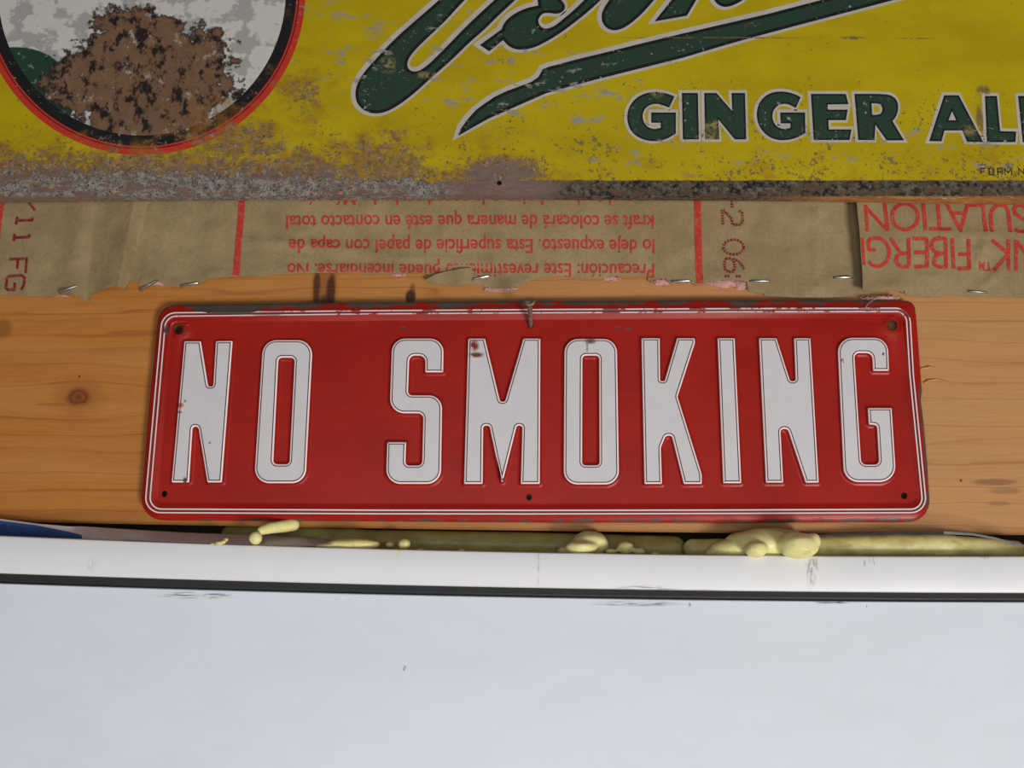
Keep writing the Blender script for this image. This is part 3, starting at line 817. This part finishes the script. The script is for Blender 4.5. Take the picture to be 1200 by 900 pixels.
# staples
def staple(a, b2, y, label):
    pa = P(*a, y); pb = P(*b2, y); m = (pa + pb) / 2
    o = None; mb = MB()
    r = .00042
    d = (pb - pa).normalized() * .0009
    ya = Vector((0, .009, 0))
    tube(mb, [pa + ya, pa + Vector((0, .0012, 0)), pa + Vector((0, .0004, 0)) + d * .25, pa + d, pb - d, pb + Vector((0, .0004, 0)) - d * .25, pb + Vector((0, .0012, 0)), pb + ya], r, 8, True, 0, 1.5)
    return tag(mb.build('staple', M_staple, None, 40), label, 'staple', 'staples along the paper edge')
ys = lambda H, px, py, y0: y0 - H(px, py) - .0007
for a, b2, H, y0, lb in (((69, 342.5), (90, 335.5), HL, Y_PAPER, 'dull tilted staple just left of the hanging torn paper tab'),
                         ((164.5, 340), (184.7, 328.8), HL, Y_PAPER, 'steeply tilted staple at the torn notch right of the paper pleat'),
                         ((211.7, 335.3), (233, 331.5), HL, Y_PAPER, 'slightly tilted staple left of the thin red stripe'),
                         ((553.3, 327.5), (574.5, 323.4), HL, Y_PAPER, 'raised staple beside the torn flap over the Spanish text'),
                         ((787.5, 329.7), (810.3, 329.2), HL, Y_PAPER, 'level staple just left of the wide red stripe'),
                         ((878.7, 329.5), (902.5, 329.5), HL, Y_PAPER, 'level staple right of the dotted maroon stamp'),
                         ((977.5, 325.3), (999, 325), HL, Y_PAPER, 'bright staple beside the edge of the overlapping right sheet'),
                         ((1135.8, 341.3), (1157.5, 343), HR, Y_PAPER2, 'staple through the right sheet under the large red lettering')):
    y = min(ys(H, *a, y0), ys(H, *b2, y0), ys(H, (a[0] + b2[0]) / 2, (a[1] + b2[1]) / 2, y0))
    staple(a, b2, y, lb)

# ================================================================== YELLOW SIGN
yel = empty('tin_advertising_sign', P(600, 236, Y_YEL))
tag(yel, 'large rusty yellow tin sign with green script lettering above the kraft paper', 'sign')
yb = curve3(238.0, 234.2, 240.2)             # lower rear edge of the folded lip
hole = arc(585, 214.3, 3.0, 3.0, 0, 345, 14)
cols = list(range(-290, 1491, 20))
botpx = [(x, yb(x) - 7.2) for x in cols]
outl = botpx + [(1490, -100), (1490, -330), (600, -330), (-290, -330), (-290, -100)]
Lw = loop_w(outl, Y_YEL); Hw = loop_w(hole, Y_YEL)
vs, tris, _ = cdt([Lw, Hw], Lw, [Hw])
mb = MB()
mb.add([(v.x, Y_YEL, v.y) for v in vs], tris)
wall_strip(mb, Hw, Y_YEL, Y_YEL + .001)
nb = len(cols)
a = [P(x, yy, Y_YEL) for x, yy in botpx]
mid = [p + Vector((0, .0007, -.0004)) for p in a]
bk = [P(x, yb(x), -.0088) for x in cols]
up = [p + Vector((0, .0003, .004)) for p in bk]
mb.add(a + mid + bk + up, [(r * nb + i, r * nb + i + 1, (r + 1) * nb + i + 1, (r + 1) * nb + i) for r in range(3) for i in range(nb - 1)])
for k in (range(nb - 1, nb + 4),):      # side and top returns
    L = Lw[nb - 1:] + [Lw[0]]
    n = len(L)
    mb.add([(p[0], Y_YEL, p[1]) for p in L] + [(p[0], -.0088, p[1]) for p in L], [(i, i + 1, n + i + 1, n + i) for i in range(n - 1)])
mb.build('sign_panel', M_yel, yel, 35)

def band(mb, loop_px, wpx, y, mi, shift=(0, 0), closed=True):
    L = [(p[0] + shift[0], p[1] + shift[1]) for p in loop_px]; N = len(L); vs = []
    for i in range(N):
        A = Vector(L[i - 1]) if (closed or i) else Vector(L[0]); B = Vector(L[i]); C_ = Vector(L[(i + 1) % N]) if (closed or i < N - 1) else B
        e1 = (B - A); e2 = (C_ - B)
        if e1.length < 1e-6: e1 = e2
        if e2.length < 1e-6: e2 = e1
        e1 = e1.normalized(); e2 = e2.normalized()
        n1 = Vector((-e1.y, e1.x)); n2 = Vector((-e2.y, e2.x)); m = (n1 + n2)
        m = m.normalized() if m.length > 1e-4 else n1
        k = min(2.0, 1 / max(.3, m.dot(n1)))
        for s in (-.5, .5):
            q = B + m * (s * wpx * k); p = P(q.x, q.y, Y_YEL); vs.append((p.x, y, p.z))
    M = N if closed else N - 1
    mb.add(vs, [(2 * i, 2 * i + 1, (2 * i + 3) % (2 * N), (2 * i + 2) % (2 * N)) for i in range(M)], mi)
GL = [0]
def glyph(name, loop, holes, white, black, shift, label=None, kind=None):
    mb = MB()
    loops = [loop] + list(holes)
    GL[0] += 1; e = GL[0] * .000004
    for i, L in enumerate(loops): band(mb, L, white * 2, Y_YEL - .00006 - e - i * .000002, 0, shift)
    fill(mb, loop_w(loop, Y_YEL), [loop_w(h, Y_YEL) for h in holes], Y_YEL - .00016, 1)
    for i, L in enumerate(loops):
        band(mb, offset(L, black / 2 if i == 0 else -black / 2), black, Y_YEL - .00021 - i * .000004, 2)
    o = mb.build(name, [M_ywhite, M_ygreen, M_yblack], yel)
    if label: tag(o, label)
    return o
c1 = lambda pts, ox, oy, s: [q[:2] if len(q) == 2 else (*q[:2], 1) for q in conv(pts, ox, oy, s)]
scr = dict(white=4.3, black=3.6, shift=(-1.3, -.9))
V = smooth_loop(c1([(1000, -300), (830, -130), (690, 0), (500, 165), (375, 275), (235, 425), (150, 520), (105, 605), (97, 680), (118, 742), (178, 790), (250, 802), (325, 785), (405, 740), (505, 665), (620, 560), (700, 490), (800, 400), (900, 300), (1000, 215), (1100, 115), (1225, 0), (1500, -260), (1380, -280),
                    (1085, -5), (980, 90), (850, 215), (760, 310), (660, 410), (605, 462), (550, 500), (500, 506), (468, 483), (462, 440), (490, 385), (560, 310), (640, 235), (740, 140), (830, 40), (870, 0), (1100, -260)], 400, 0, 6))
glyph('painted_letter', V, [], label='green looped script capital letter', **scr)
E = smooth_loop(c1([(135, 318, 0), (288, 207, 0), (300, 170), (338, 125), (400, 85), (470, 55), (545, 40, 0), (535, -30), (600, -60), (690, -15), (725, 20), (736, 55), (715, 88), (670, 100), (630, 93), (585, 92), (556, 115), (542, 150), (560, 190), (600, 207), (660, 185), (720, 135), (800, 70), (870, 0), (990, -120), (1100, -110),
                    (980, 5), (900, 80), (800, 160), (700, 235), (600, 295), (520, 335), (440, 352), (380, 348), (330, 322), (297, 283, 0), (200, 362, 0)], 540, 0, 6))
glyph('painted_letter', E, [], **scr)
R_ = smooth_loop(c1([(500, -110), (400, 0), (340, 70), (280, 130), (210, 185), (150, 213), (100, 215), (60, 195), (35, 160), (28, 110), (45, 60), (85, 0), (160, -110)], 700, 0, 6))
glyph('painted_letter', R_, [], **scr)
N_ = c1([(402, 152), (515, 10), (620, -120), (780, -120), (690, 10), (630, 112)], 700, 0, 6)
glyph('painted_letter', N_, [], **scr)
O_ = smooth_loop(c1([(800, -110), (810, -40), (820, 0), (842, 30), (880, 50), (922, 50), (970, 32), (1020, 5), (1090, -50), (1160, -110)], 700, 0, 6))
glyph('painted_letter', O_, [], **scr)
R2 = [(895, -22), (900, -9), (908, -4), (918, -4), (928, -9), (945, -24)]
glyph('painted_letter', R2, [], **scr)
sw = [(537, 159.5), (540.5, 150.5), (548, 140), (558, 129), (568, 121.5), (580, 113.5), (595, 106.5), (610, 101), (623, 96), (631, 90.5), (636, 81.5), (643, 78.5), (657, 75), (673, 70.5), (700, 64), (750, 51.5), (800, 39.5), (850, 28), (900, 16.5), (967, -1), (1100, -36), (1230, -70), (1240, -52), (1085, -10), (1048, 0), (997, 13.5), (940, 28.5), (880, 44.5), (840, 56), (800, 68), (750, 80.5), (700, 93), (670, 101), (640, 109.5), (607, 124), (573, 139), (555, 149)]
glyph('painted_swoosh', sw, [], label='dark green swoosh underlining the script', **scr)
cap = dict(white=3.1, black=2.1, shift=(-.7, -.45))
gi = lambda pts, n=1: smooth_loop(c1(pts, 720, 90, 6.667), n)
g2 = lambda pts, n=1: smooth_loop(c1(pts, 880, 90, 6.667), n)
al = lambda pts: c1(pts, 1060, 80, 6.43)
glyph('painted_letter', gi([(470, 155, 0), (400, 128), (320, 118), (235, 130), (162, 172), (115, 235), (97, 310), (110, 390), (150, 450), (220, 492), (310, 508), (400, 492), (480, 445, 0), (480, 280, 0), (288, 280, 0), (288, 360, 0), (362, 360, 0), (362, 400, 0), (310, 412), (260, 395), (225, 350), (218, 295), (240, 245), (290, 213), (350, 213), (428, 242, 0)], 2), [], **cap)
glyph('painted_letter', [q[:2] for q in c1([(527, 128), (652, 128), (660, 490), (535, 490)], 720, 90, 6.667)], [], **cap)
glyph('painted_letter', [q[:2] for q in c1([(702, 128), (797, 128), (920, 268), (915, 128), (1020, 128), (1030, 490), (940, 490), (812, 335), (820, 490), (708, 490)], 720, 90, 6.667)], [], **cap)
glyph('painted_letter', g2([(388, 160, 0), (330, 130), (250, 115), (175, 120), (110, 150), (60, 210), (42, 290), (55, 370), (100, 440), (170, 488), (255, 500), (350, 483), (425, 440, 0), (422, 280, 0), (228, 280, 0), (232, 365, 0), (308, 365, 0), (308, 400, 0), (260, 412), (205, 395), (172, 350), (165, 295), (185, 245), (230, 213), (290, 213), (350, 245, 0)], 2), [], **cap)
glyph('painted_letter', [q[:2] for q in c1([(468, 135), (740, 135), (762, 215), (598, 218), (600, 258), (755, 258), (742, 340), (605, 340), (608, 412), (785, 412), (770, 495), (490, 495)], 880, 90, 6.667)], [], **cap)
glyph('painted_letter', g2([(808, 135, 0), (1050, 135), (1115, 155), (1148, 200), (1150, 260), (1135, 310), (1105, 347, 0), (1195, 498, 0), (1060, 498, 0), (972, 376, 0), (965, 495, 0), (838, 495, 0)]), [g2([(942, 208, 0), (1000, 210), (1028, 238), (1022, 285), (990, 299), (946, 299, 0)])], **cap)
glyph('painted_letter', [q[:2] for q in al([(298, 205), (408, 205), (592, 558), (470, 555), (435, 470), (300, 470), (278, 552), (185, 550)])], [[q[:2] for q in al([(357, 325), (388, 393), (330, 393)])]], **cap)
glyph('painted_letter', [q[:2] for q in al([(605, 210), (695, 210), (720, 475), (840, 478), (835, 558), (620, 558)])], [], **cap)
glyph('painted_letter', [q[:2] for q in al([(855, 210), (1140, 210), (1160, 290), (990, 290), (995, 340), (1150, 340), (1140, 415), (1000, 415), (1005, 480), (1170, 480), (1160, 560), (890, 560)])], [], **cap)
mb = MB()
for st in ([(185, 478), (185, 350), (292, 350)], [(185, 425), (272, 425)], [(370, 350), (490, 350), (492, 495), (385, 495), (370, 350)], [(590, 505), (575, 350), (680, 350), (690, 428), (590, 430)], [(640, 430), (692, 502)], [(755, 505), (745, 350), (830, 450), (905, 350), (915, 505)], [(1075, 505), (1075, 350), (1195, 470), (1200, 350)]):
    band(mb, [(1140 + p / 20, 180 + q / 20) for p, q in st], 1.45, Y_YEL - .0001, 0, closed=False)
tag(mb.build('printed_text', M_yblack, yel), 'tiny black form number print')
# roundel: rings and a plain scuffed disc
mb = MB(); cx, cy = 166.5, -9.5
cir = lambda r: loop_w(arc(cx, cy, r, r, 0, 357, 119), Y_YEL)
fill(mb, cir(169.5), [], Y_YEL - .00008, 0)
for r0, r1, mi, dy in ((168.5, 181, 1, .00012), (181, 183.2, 2, .00012), (183.2, 184.4, 1, .00012), (184.4, 191.5, 2, .00012)):
    ring(mb, cir(r0), Y_YEL - dy, cir(r1), Y_YEL - dy, mi)
tag(mb.build('painted_roundel', [M_disc, M_yblack, M_yred], yel), 'scuffed white roundel with black and red rings')

# ================================================================== RED SIGN
red = empty('embossed_tin_sign', P(620, 609, Y_RED))
tag(red, 'red embossed NO SMOKING tin sign with white letters on the pine board', 'sign')
out_px = rpoly([(186, 357, 22), (400, 354.3), (620, 352.6), (850, 351.6), (1072, 352, 22), (1074.5, 372), (1079, 430), (1081.2, 458), (1079.8, 468), (1082, 486), (1084, 503), (1087.5, 545), (1091.5, 611, 24), (850, 612.3), (620, 611.8), (400, 610.2), (163.5, 609, 24), (173.5, 480)], 8)
l1 = rpoly([(191.5, 367.6, 17), (440, 365), (620, 363.8), (850, 362.6), (1064.5, 362, 17), (1069, 440), (1085, 601, 17), (850, 602), (620, 602.6), (440, 602.4), (170.5, 601, 17)], 7)
l2 = rpoly([(195.5, 371.6, 13), (440, 368.7), (620, 367.6), (850, 366.4), (1060.5, 365.8, 13), (1065, 440), (1080.5, 597, 13), (850, 598), (620, 598.4), (440, 598.2), (176, 596.8, 13)], 7)
px1 = S
Lo = resample(loop_w(out_px, Y_RED), 14 * S, True); Lo = [p[:2] for p in Lo]
A1 = loop_w(l1, Y_RED); A2 = loop_w(l2, Y_RED)
holes_px = [(210, 386, 6.6, 6.2), (1045.3, 381.8, 6.3, 6.0), (192.6, 578.6, 3.6, 3.9), (1059.5, 581, 3.8, 4.0), (622, 381.2, 3.6, 3.6), (620, 582.8, 3.6, 3.8)]
Hs = [loop_w(arc(a, b2, c, d, 0, 345, 23), Y_RED) for a, b2, c, d in holes_px]
Hr = [offset(h, -4.5 * S) for h in Hs[:2]]; Hr2 = [offset(h, -7.0 * S) for h in Hs[:2]]
levels = [(Lo, -.0009), (offset(Lo, 2.0 * px1), .0), (offset(Lo, 4 * px1), .0002), (offset(A1, -1.6 * px1), .0010), (A1, .0015), (offset(A1, 2.0 * px1), .0011), (A2, .0015), (offset(A2, 1.8 * px1), .0012), (offset(A2, 6.5 * px1), .0001), (offset(A2, 7.5 * px1), 0), (offset(A2, 8.5 * px1), 0), (offset(A2, 11 * px1), 0)]
loops = [l for l, h in levels] + Hs + Hr + Hr2
hh = [h for l, h in levels] + [0.0004, .0004] + [0] * 4 + [.0005] * 2 + [0] * 2
Lin = offset(A2, 16 * px1)
pts = [q for q in [(x * .006, Z0 + z * .006) for x in range(-35, 36) for z in range(-12, 9)] if inside(q, Lin)]
vs, tris, ids = cdt(loops, Lo, Hs, pts)
mb = MB()
mb.add([(v.x, Y_RED - (hh[i] if i >= 0 else 0), v.y) for v, i in zip(vs, ids)], tris)
wall_strip(mb, Lo, Y_RED + .0009, Y_RED + .0034)
Li = offset(Lo, 1.5 * S); ring(mb, Lo, Y_RED + .0034, Li, Y_RED + .0035)
for k, h in enumerate(Hs):
    wall_strip(mb, h, Y_RED - (.0004 if k < 2 else 0), Y_RED + .0012, 1)
mb.build('sign_plate', [M_red, M_hole], red, 45)
mb = MB()
for L, hgt in ((A1, .00158), (A2, .00158)):
    ring(mb, offset(L, -.72 * S), Y_RED - hgt, offset(L, .72 * S), Y_RED - hgt, 0)
ring(mb, offset(A1, 1.5 * S), Y_RED - .00122, offset(A1, 2.3 * S), Y_RED - .00122, 1)
mb.build('border_line', [M_rline, M_maroon], red)

def letter(ch, outer, holes=()):
    mb = MB(); W = [loop_w(outer, Y_RED - .001)] + [loop_w(h, Y_RED - .001) for h in holes]
    h1 = .0014; h2 = .0018
    def off(d): return [offset(L, d if i == 0 else -d) for i, L in enumerate(W)]
    z, a, b0, b1, c, d = off(-4.6 * S), off(-2.0 * S), W, off(1.0 * S), off(1.7 * S), off(2.95 * S)
    for i in range(len(W)):
        ring(mb, z[i], Y_RED + .0001, a[i], Y_RED - .0003, 0)
        ring(mb, a[i], Y_RED - .0003, b0[i], Y_RED - h1, 0)
        ring(mb, b0[i], Y_RED - h1, b1[i], Y_RED - h2, 3)
        ring(mb, b1[i], Y_RED - h2, c[i], Y_RED - h2, 3)
        ring(mb, c[i], Y_RED - h2, d[i], Y_RED - h2 + .00004, 2)
    fill(mb, d[0], d[1:], Y_RED - h2 + .00004, 1)
    return tag(mb.build('raised_letter', [M_red, M_rwhite, M_maroon, M_rrim], red, 50), 'raised white letter ' + ch)
cv = lambda pts, ox, oy, s, n=6: rpoly(conv(pts, ox, oy, s), n)
letter('N', rpoly([(216.3, 400.1, 1.2), (235.6, 400.1, 1.2), (244.2, 453, 2.6), (250, 453, 2.6), (253.2, 399.9, 1), (272.8, 399.6, 1), (260.2, 565.4, 1.5), (243.4, 565.4, 1.5), (232.6, 500, 4), (226, 500, 4), (221.8, 565.4, 1.5), (201.3, 565.4, 1.5)]))
letter('O', rpoly([(308.5, 398.7, 17), (366.8, 398.7, 17), (358.2, 566.3, 17), (297.8, 566.3, 17)], 9), [rpoly([(326.5, 419.3, 4.5), (345.6, 419.3, 4.5), (339.3, 544, 4.5), (320.3, 544, 4.5)])])
letter('S', cv([(402, 254, 3), (405, 76, 72), (133, 76, 72), (120, 470, 75), (298, 470, 28), (291, 745, 25), (203, 745, 20), (207, 622, 3), (107, 622, 3), (100, 842, 75), (390, 842, 75), (397, 375, 70), (216, 375, 22), (224, 166, 30), (308, 166, 32), (308, 254, 5)], 430, 380, 4.5, 8))
letter('M', cv([(84, 76, 3), (172, 76, 3), (252, 408, 14), (278, 408, 14), (375, 76, 3), (464, 76, 3), (461, 842, 5), (361, 842, 4), (370, 535, 14), (340, 535, 14), (262, 845, 4), (196, 535, 14), (163, 535, 14), (160, 842, 4), (62, 842, 4)], 530, 380, 4.5))
letter('O', cv([(97, 78, 72), (372, 78, 72), (384, 845, 72), (92, 845, 72)], 640, 380, 4.5, 9), [cv([(191, 166, 18), (279, 166, 18), (281, 744, 18), (189, 744, 18)], 640, 380, 4.5)])
letter('K', cv([(52, 74, 3), (148, 74, 3), (150, 300, 9), (174, 300, 9), (240, 74, 5), (332, 74, 8), (334, 98, 6), (242, 382, 20), (369, 790, 8), (370, 842, 5), (275, 842, 5), (212, 588, 16), (180, 588, 18), (154, 650, 30), (160, 842, 4), (68, 842, 5)], 740, 380, 4.5))
letter('I', cv([(453, 74, 3), (543, 74, 4), (578, 838, 4), (483, 838, 4)], 740, 380, 4.5))
letter('N', cv([(86, 74, 3), (178, 74, 3), (250, 300, 13), (280, 300, 13), (271, 74, 3), (357, 74, 3), (401, 835, 4), (332, 835, 4), (238, 552, 22), (199, 552, 22), (214, 835, 4), (123, 835, 4)], 870, 380, 4.5))
letter('G', cv([(499, 72, 75), (765, 72, 75), (771, 246, 4), (688, 246, 4), (682, 152, 32), (588, 152, 25), (625, 740, 28), (720, 740, 24), (708, 532, 18), (665, 528, 5), (660, 442, 4), (785, 442, 5), (810, 832, 82), (535, 832, 80)], 870, 380, 4.5, 9))

# rusty nail the sign hangs from
nail = empty('nail', P(622, 381, Y_RED))
tag(nail, 'rusty bent-up nail holding the red sign at its top centre', 'nail')
tip = P(620.6, 354, -.0235); hol = P(622, 381.2, Y_RED - .0002)
dv = (tip - hol).normalized()
mb = MB(); tube(mb, [hol + Vector((0, .0085, -.001)), hol + Vector((0, .0015, -.0003)), hol + dv * .002, hol + dv * .006, tip - dv * .0006], [.0011, .00125, .00125, .0012, .00125], 14)
mb.build('shaft', M_nail, nail, 40)
mb = MB(); tube(mb, [tip - dv * .0012, tip - dv * .0003, tip + dv * .0002, tip + dv * .0007], [.0015, .0028, .0029, .0024], 18)
for v in mb.v: v += dv * .0003
mb.build('head', M_nail, nail, 40)

# ================================================================== GAP: FOAM AND STRIPS
def foam(name, label, parts, vox=.0007, group=None, mat=None):
    mb = MB()
    for i, p in enumerate(parts):
        if p[0] == 'b':
            _, px, py, y, rx, ry, rz, amp = p
            blob(mb, P(px, py, y), rx * S, ry * S, rz * S, px * .013 + i, amp, 1.6, 24, 14)
        else:
            _, path, n = p
            pts = []; rad = []
            for a, c in zip(path, path[1:]):
                for j in range(n):
                    t = j / n; q = [u * (1 - t) + v * t for u, v in zip(a, c)]
                    pts.append(P(q[0], q[1], q[2])); rad.append(q[3] * S * (1 + .10 * mnoise.noise(Vector((q[0] * .045, 5, i)))))
            q = path[-1]; pts.append(P(q[0], q[1], q[2])); rad.append(q[3] * S)
            tube(mb, pts, rad, 18)
            blob(mb, pts[0], rad[0], rad[0], rad[0]); blob(mb, pts[-1], rad[-1], rad[-1], rad[-1])
    o = mb.build(name, mat or M_foam, None, True)
    m = o.modifiers.new('Remesh', 'REMESH'); m.mode = 'VOXEL'; m.voxel_size = vox; m.use_smooth_shade = True
    m = o.modifiers.new('Smooth', 'SMOOTH'); m.factor = .5; m.iterations = 14 if vox > .0004 else 4
    return tag(o, label, 'foam', group or 'beads of cured foam in the gap')
foam('foam_bead', 'long dim foam rope deep in the gap under the middle of the red sign', [('t', [(270, 627, .024, 12), (330, 628, .022, 13), (440, 634, .018, 13.5), (600, 638, .018, 15), (790, 642, .014, 14)], 12)], mat=M_foam_shade)
foam('foam_bead', 'long pale foam rope under the right end of the red sign', [('t', [(812, 643, .002, 11), (930, 642, -.004, 12.5), (1040, 639, -.007, 12.5), (1110, 640, -.007, 13), (1190, 645, -.005, 11)], 14)], mat=M_foam_mid)
foam('foam_blob', 'largest bulging lumpy pale foam blob spilling over the frame edge', [('b', 895, 638, -.008, 45, 26, 17.5, .12), ('b', 935, 639.5, -.020, 23, 20, 14.5, .12), ('b', 953, 634, -.020, 8, 12, 9, .1), ('b', 858, 645, -.008, 26, 18, 12, .1), ('b', 886, 644, -.021, 13, 14, 9, .1), ('b', 838, 648, -.008, 12, 12, 5, .1), ('b', 905, 630, -.004, 36, 20, 11, .1)])
foam('foam_blob', 'rounded dull foam lump in the gap below the bottom sign hole', [('b', 691, 637, -.004, 22, 22, 14, .1), ('b', 681, 642, -.012, 19, 16, 8, .1), ('b', 664, 645, -.006, 11, 10, 5, .1)])
foam('foam_blob', 'small foam ball right of the rounded dull lump', [('b', 733, 642, -.008, 9.5, 9, 7, .08), ('b', 749, 646, -.008, 7, 8, 4, .1), ('b', 716, 646, -.008, 7, 7, 3, .1)], .0005)
foam('foam_bead', 'short curled foam drip hanging from under the sign at left', [('t', [(344, 615, -.004, 7), (331, 617, -.007, 7.2), (316, 619, -.011, 6.5), (306, 622, -.014, 5)], 5), ('b', 299.5, 630.5, -.0185, 7.5, 7, 7.5, .06)], .0005)
foam('foam_blob', 'flat lens-shaped foam smear on the frame edge at left', [('b', 414, 638, -.012, 31, 14, 6.8, .06), ('b', 388, 640, -.012, 18, 12, 3.5, .06)], .0005)
foam('foam_blob', 'tiny foam drop on the frame right of the lens-shaped smear', [('b', 474, 637.5, -.013, 7.2, 7, 5.8, .08), ('b', 457, 638, -.009, 5, 5, 3, .1)], .0004)
foam('foam_crumb', 'leftmost tiny foam crumb on the frame edge', [('b', 249, 638, -.0185, 3, 2.5, 1.6, .2)], .0003, 'foam crumbs on the frame edge')
foam('foam_crumb', 'knobbly foam crumb with upturned tip left of the curled drip', [('b', 257, 637, -.0185, 5, 3, 2.6, .2), ('b', 265, 632.5, -.017, 2.5, 2.5, 2.2, .2), ('b', 262, 635, -.018, 3, 2.5, 2.0, .2)], .0003, 'foam crumbs on the frame edge')
for i, (px, py, r, lb) in enumerate(((493, 644.5, 3.2, 'fine foam crumb right of the tiny foam drop'), (541, 645, 2.8, 'fine foam crumb at the frame edge under the letter S'), (1168 - 628, 646.5, 1.6, None), (768, 648, 2.2, 'fine foam crumb right of the small foam ball'))):
    if lb: foam('foam_crumb', lb, [('b', px, py + 1, -.0155, r * 1.5, r, r * .8, .2)], .00025, 'foam crumbs on the frame edge')

def strip(name, label, cols, mats, th=.0004, fm=None):
    """cols: per column a list of (px,py,y) from top edge to bottom edge"""
    K = len(cols[0]); vs = []; fs = []; ms = []
    C3 = []
    for a, b2 in zip(cols, cols[1:]):
        for j in range(6):
            C3.append([tuple(u * (1 - j / 6) + v * j / 6 for u, v in zip(p, q)) for p, q in zip(a, b2)])
    C3.append(cols[-1])
    for c in C3:
        for p in c: vs.append(P(*p))
    n = len(vs); vs += [v + Vector((0, th, th * .3)) for v in vs]; M = len(C3)
    for i in range(M - 1):
        for k in range(K - 1):
            q = (i * K + k, i * K + k + 1, (i + 1) * K + k + 1, (i + 1) * K + k)
            fs.append(q); ms.append(fm(C3[i], k) if fm else 0)
            fs.append(tuple(n + r for r in reversed(q))); ms.append(0)
        for k in (0, K - 1):
            q = (i * K + k, (i + 1) * K + k, n + (i + 1) * K + k, n + i * K + k); fs.append(q); ms.append(0)
    for i in (0, M - 1): 
        for k in range(K - 1): fs.append((i * K + k, i * K + k + 1, n + i * K + k + 1, n + i * K + k)); ms.append(0)
    return tag(obj(name, vs, fs, mats, None, ms, 40), label, 'strip')
strip('vinyl_strip', 'curled white and blue plastic strip tucked in the gap at lower left',
      [[(-60, 600, -.006), (-60, 603, -.0065), (-60, 640, .002)], [(0, 608, -.006), (0, 610, -.0065), (0, 634, .0)], [(45, 614, -.007), (45, 615.8, -.0075), (45, 634, -.002)], [(80, 617, -.008), (80, 623, -.0088), (80, 635, -.006)], [(96, 617, -.006), (96, 627, -.0095), (96, 634, -.0085)],
       [(150, 620.5, -.004), (150, 631.5, -.011), (150, 633, -.0112)], [(210, 624, -.003), (210, 634.2, -.012), (210, 635.5, -.0122)], [(300, 627.5, -.002), (300, 637.4, -.012), (300, 638.5, -.0122)], [(350, 629.5, -.001), (350, 639, -.010), (350, 640, -.0102)], [(400, 635.5, .001), (400, 637.6, -.004), (400, 639, -.0042)]],
      [M_sw, M_sb], fm=lambda c, k: 1 if (k == 1 and c[0][0] < 95) else 0)
strip('vinyl_strip', 'thin dark and grey plastic strip along the foam at lower right',
      [[(950, 627.5, -.013), (950, 629.5, -.013)], [(975, 626, -.0135), (975, 628, -.0135)], [(1040, 623.8, -.0135), (1040, 626, -.0135)], [(1106, 622.6, -.0135), (1106, 626, -.0135)], [(1140, 625, -.0135), (1140, 627.5, -.0135)], [(1165, 629.5, -.0135), (1165, 632, -.0135)], [(1190, 636.5, -.0135), (1190, 639.5, -.0135)], [(1230, 644, -.006), (1230, 647, -.006)]],
      [M_sg, M_sk], fm=lambda c, k: 1 if c[0][0] < 1105 else 0)
# slivers lifted from the board
for pts, lb in (([(1079, 432, 3), (1090, 430, 3.2), (1097, 431.5, 1.5)], 'upper thin wood sliver lifted beside the sign edge'),
                ([(1083, 449, 3.6), (1088, 446, 3.6), (1097, 444.5, 2.4), (1105, 446, 2.2), (1113, 448, 1)], 'lower thin wood sliver lifted beside the sign edge')):
    mb = MB(); tube(mb, [P(a, b2, -.0004 - .0006 * (i % 2)) for i, (a, b2, r) in enumerate(pts)], [r * .33 * S for a, b2, r in pts], 7, True, 0, .8)
    tag(mb.build('wood_sliver', M_wood, None, 40), lb, 'wood sliver', 'slivers lifted from the pine board')
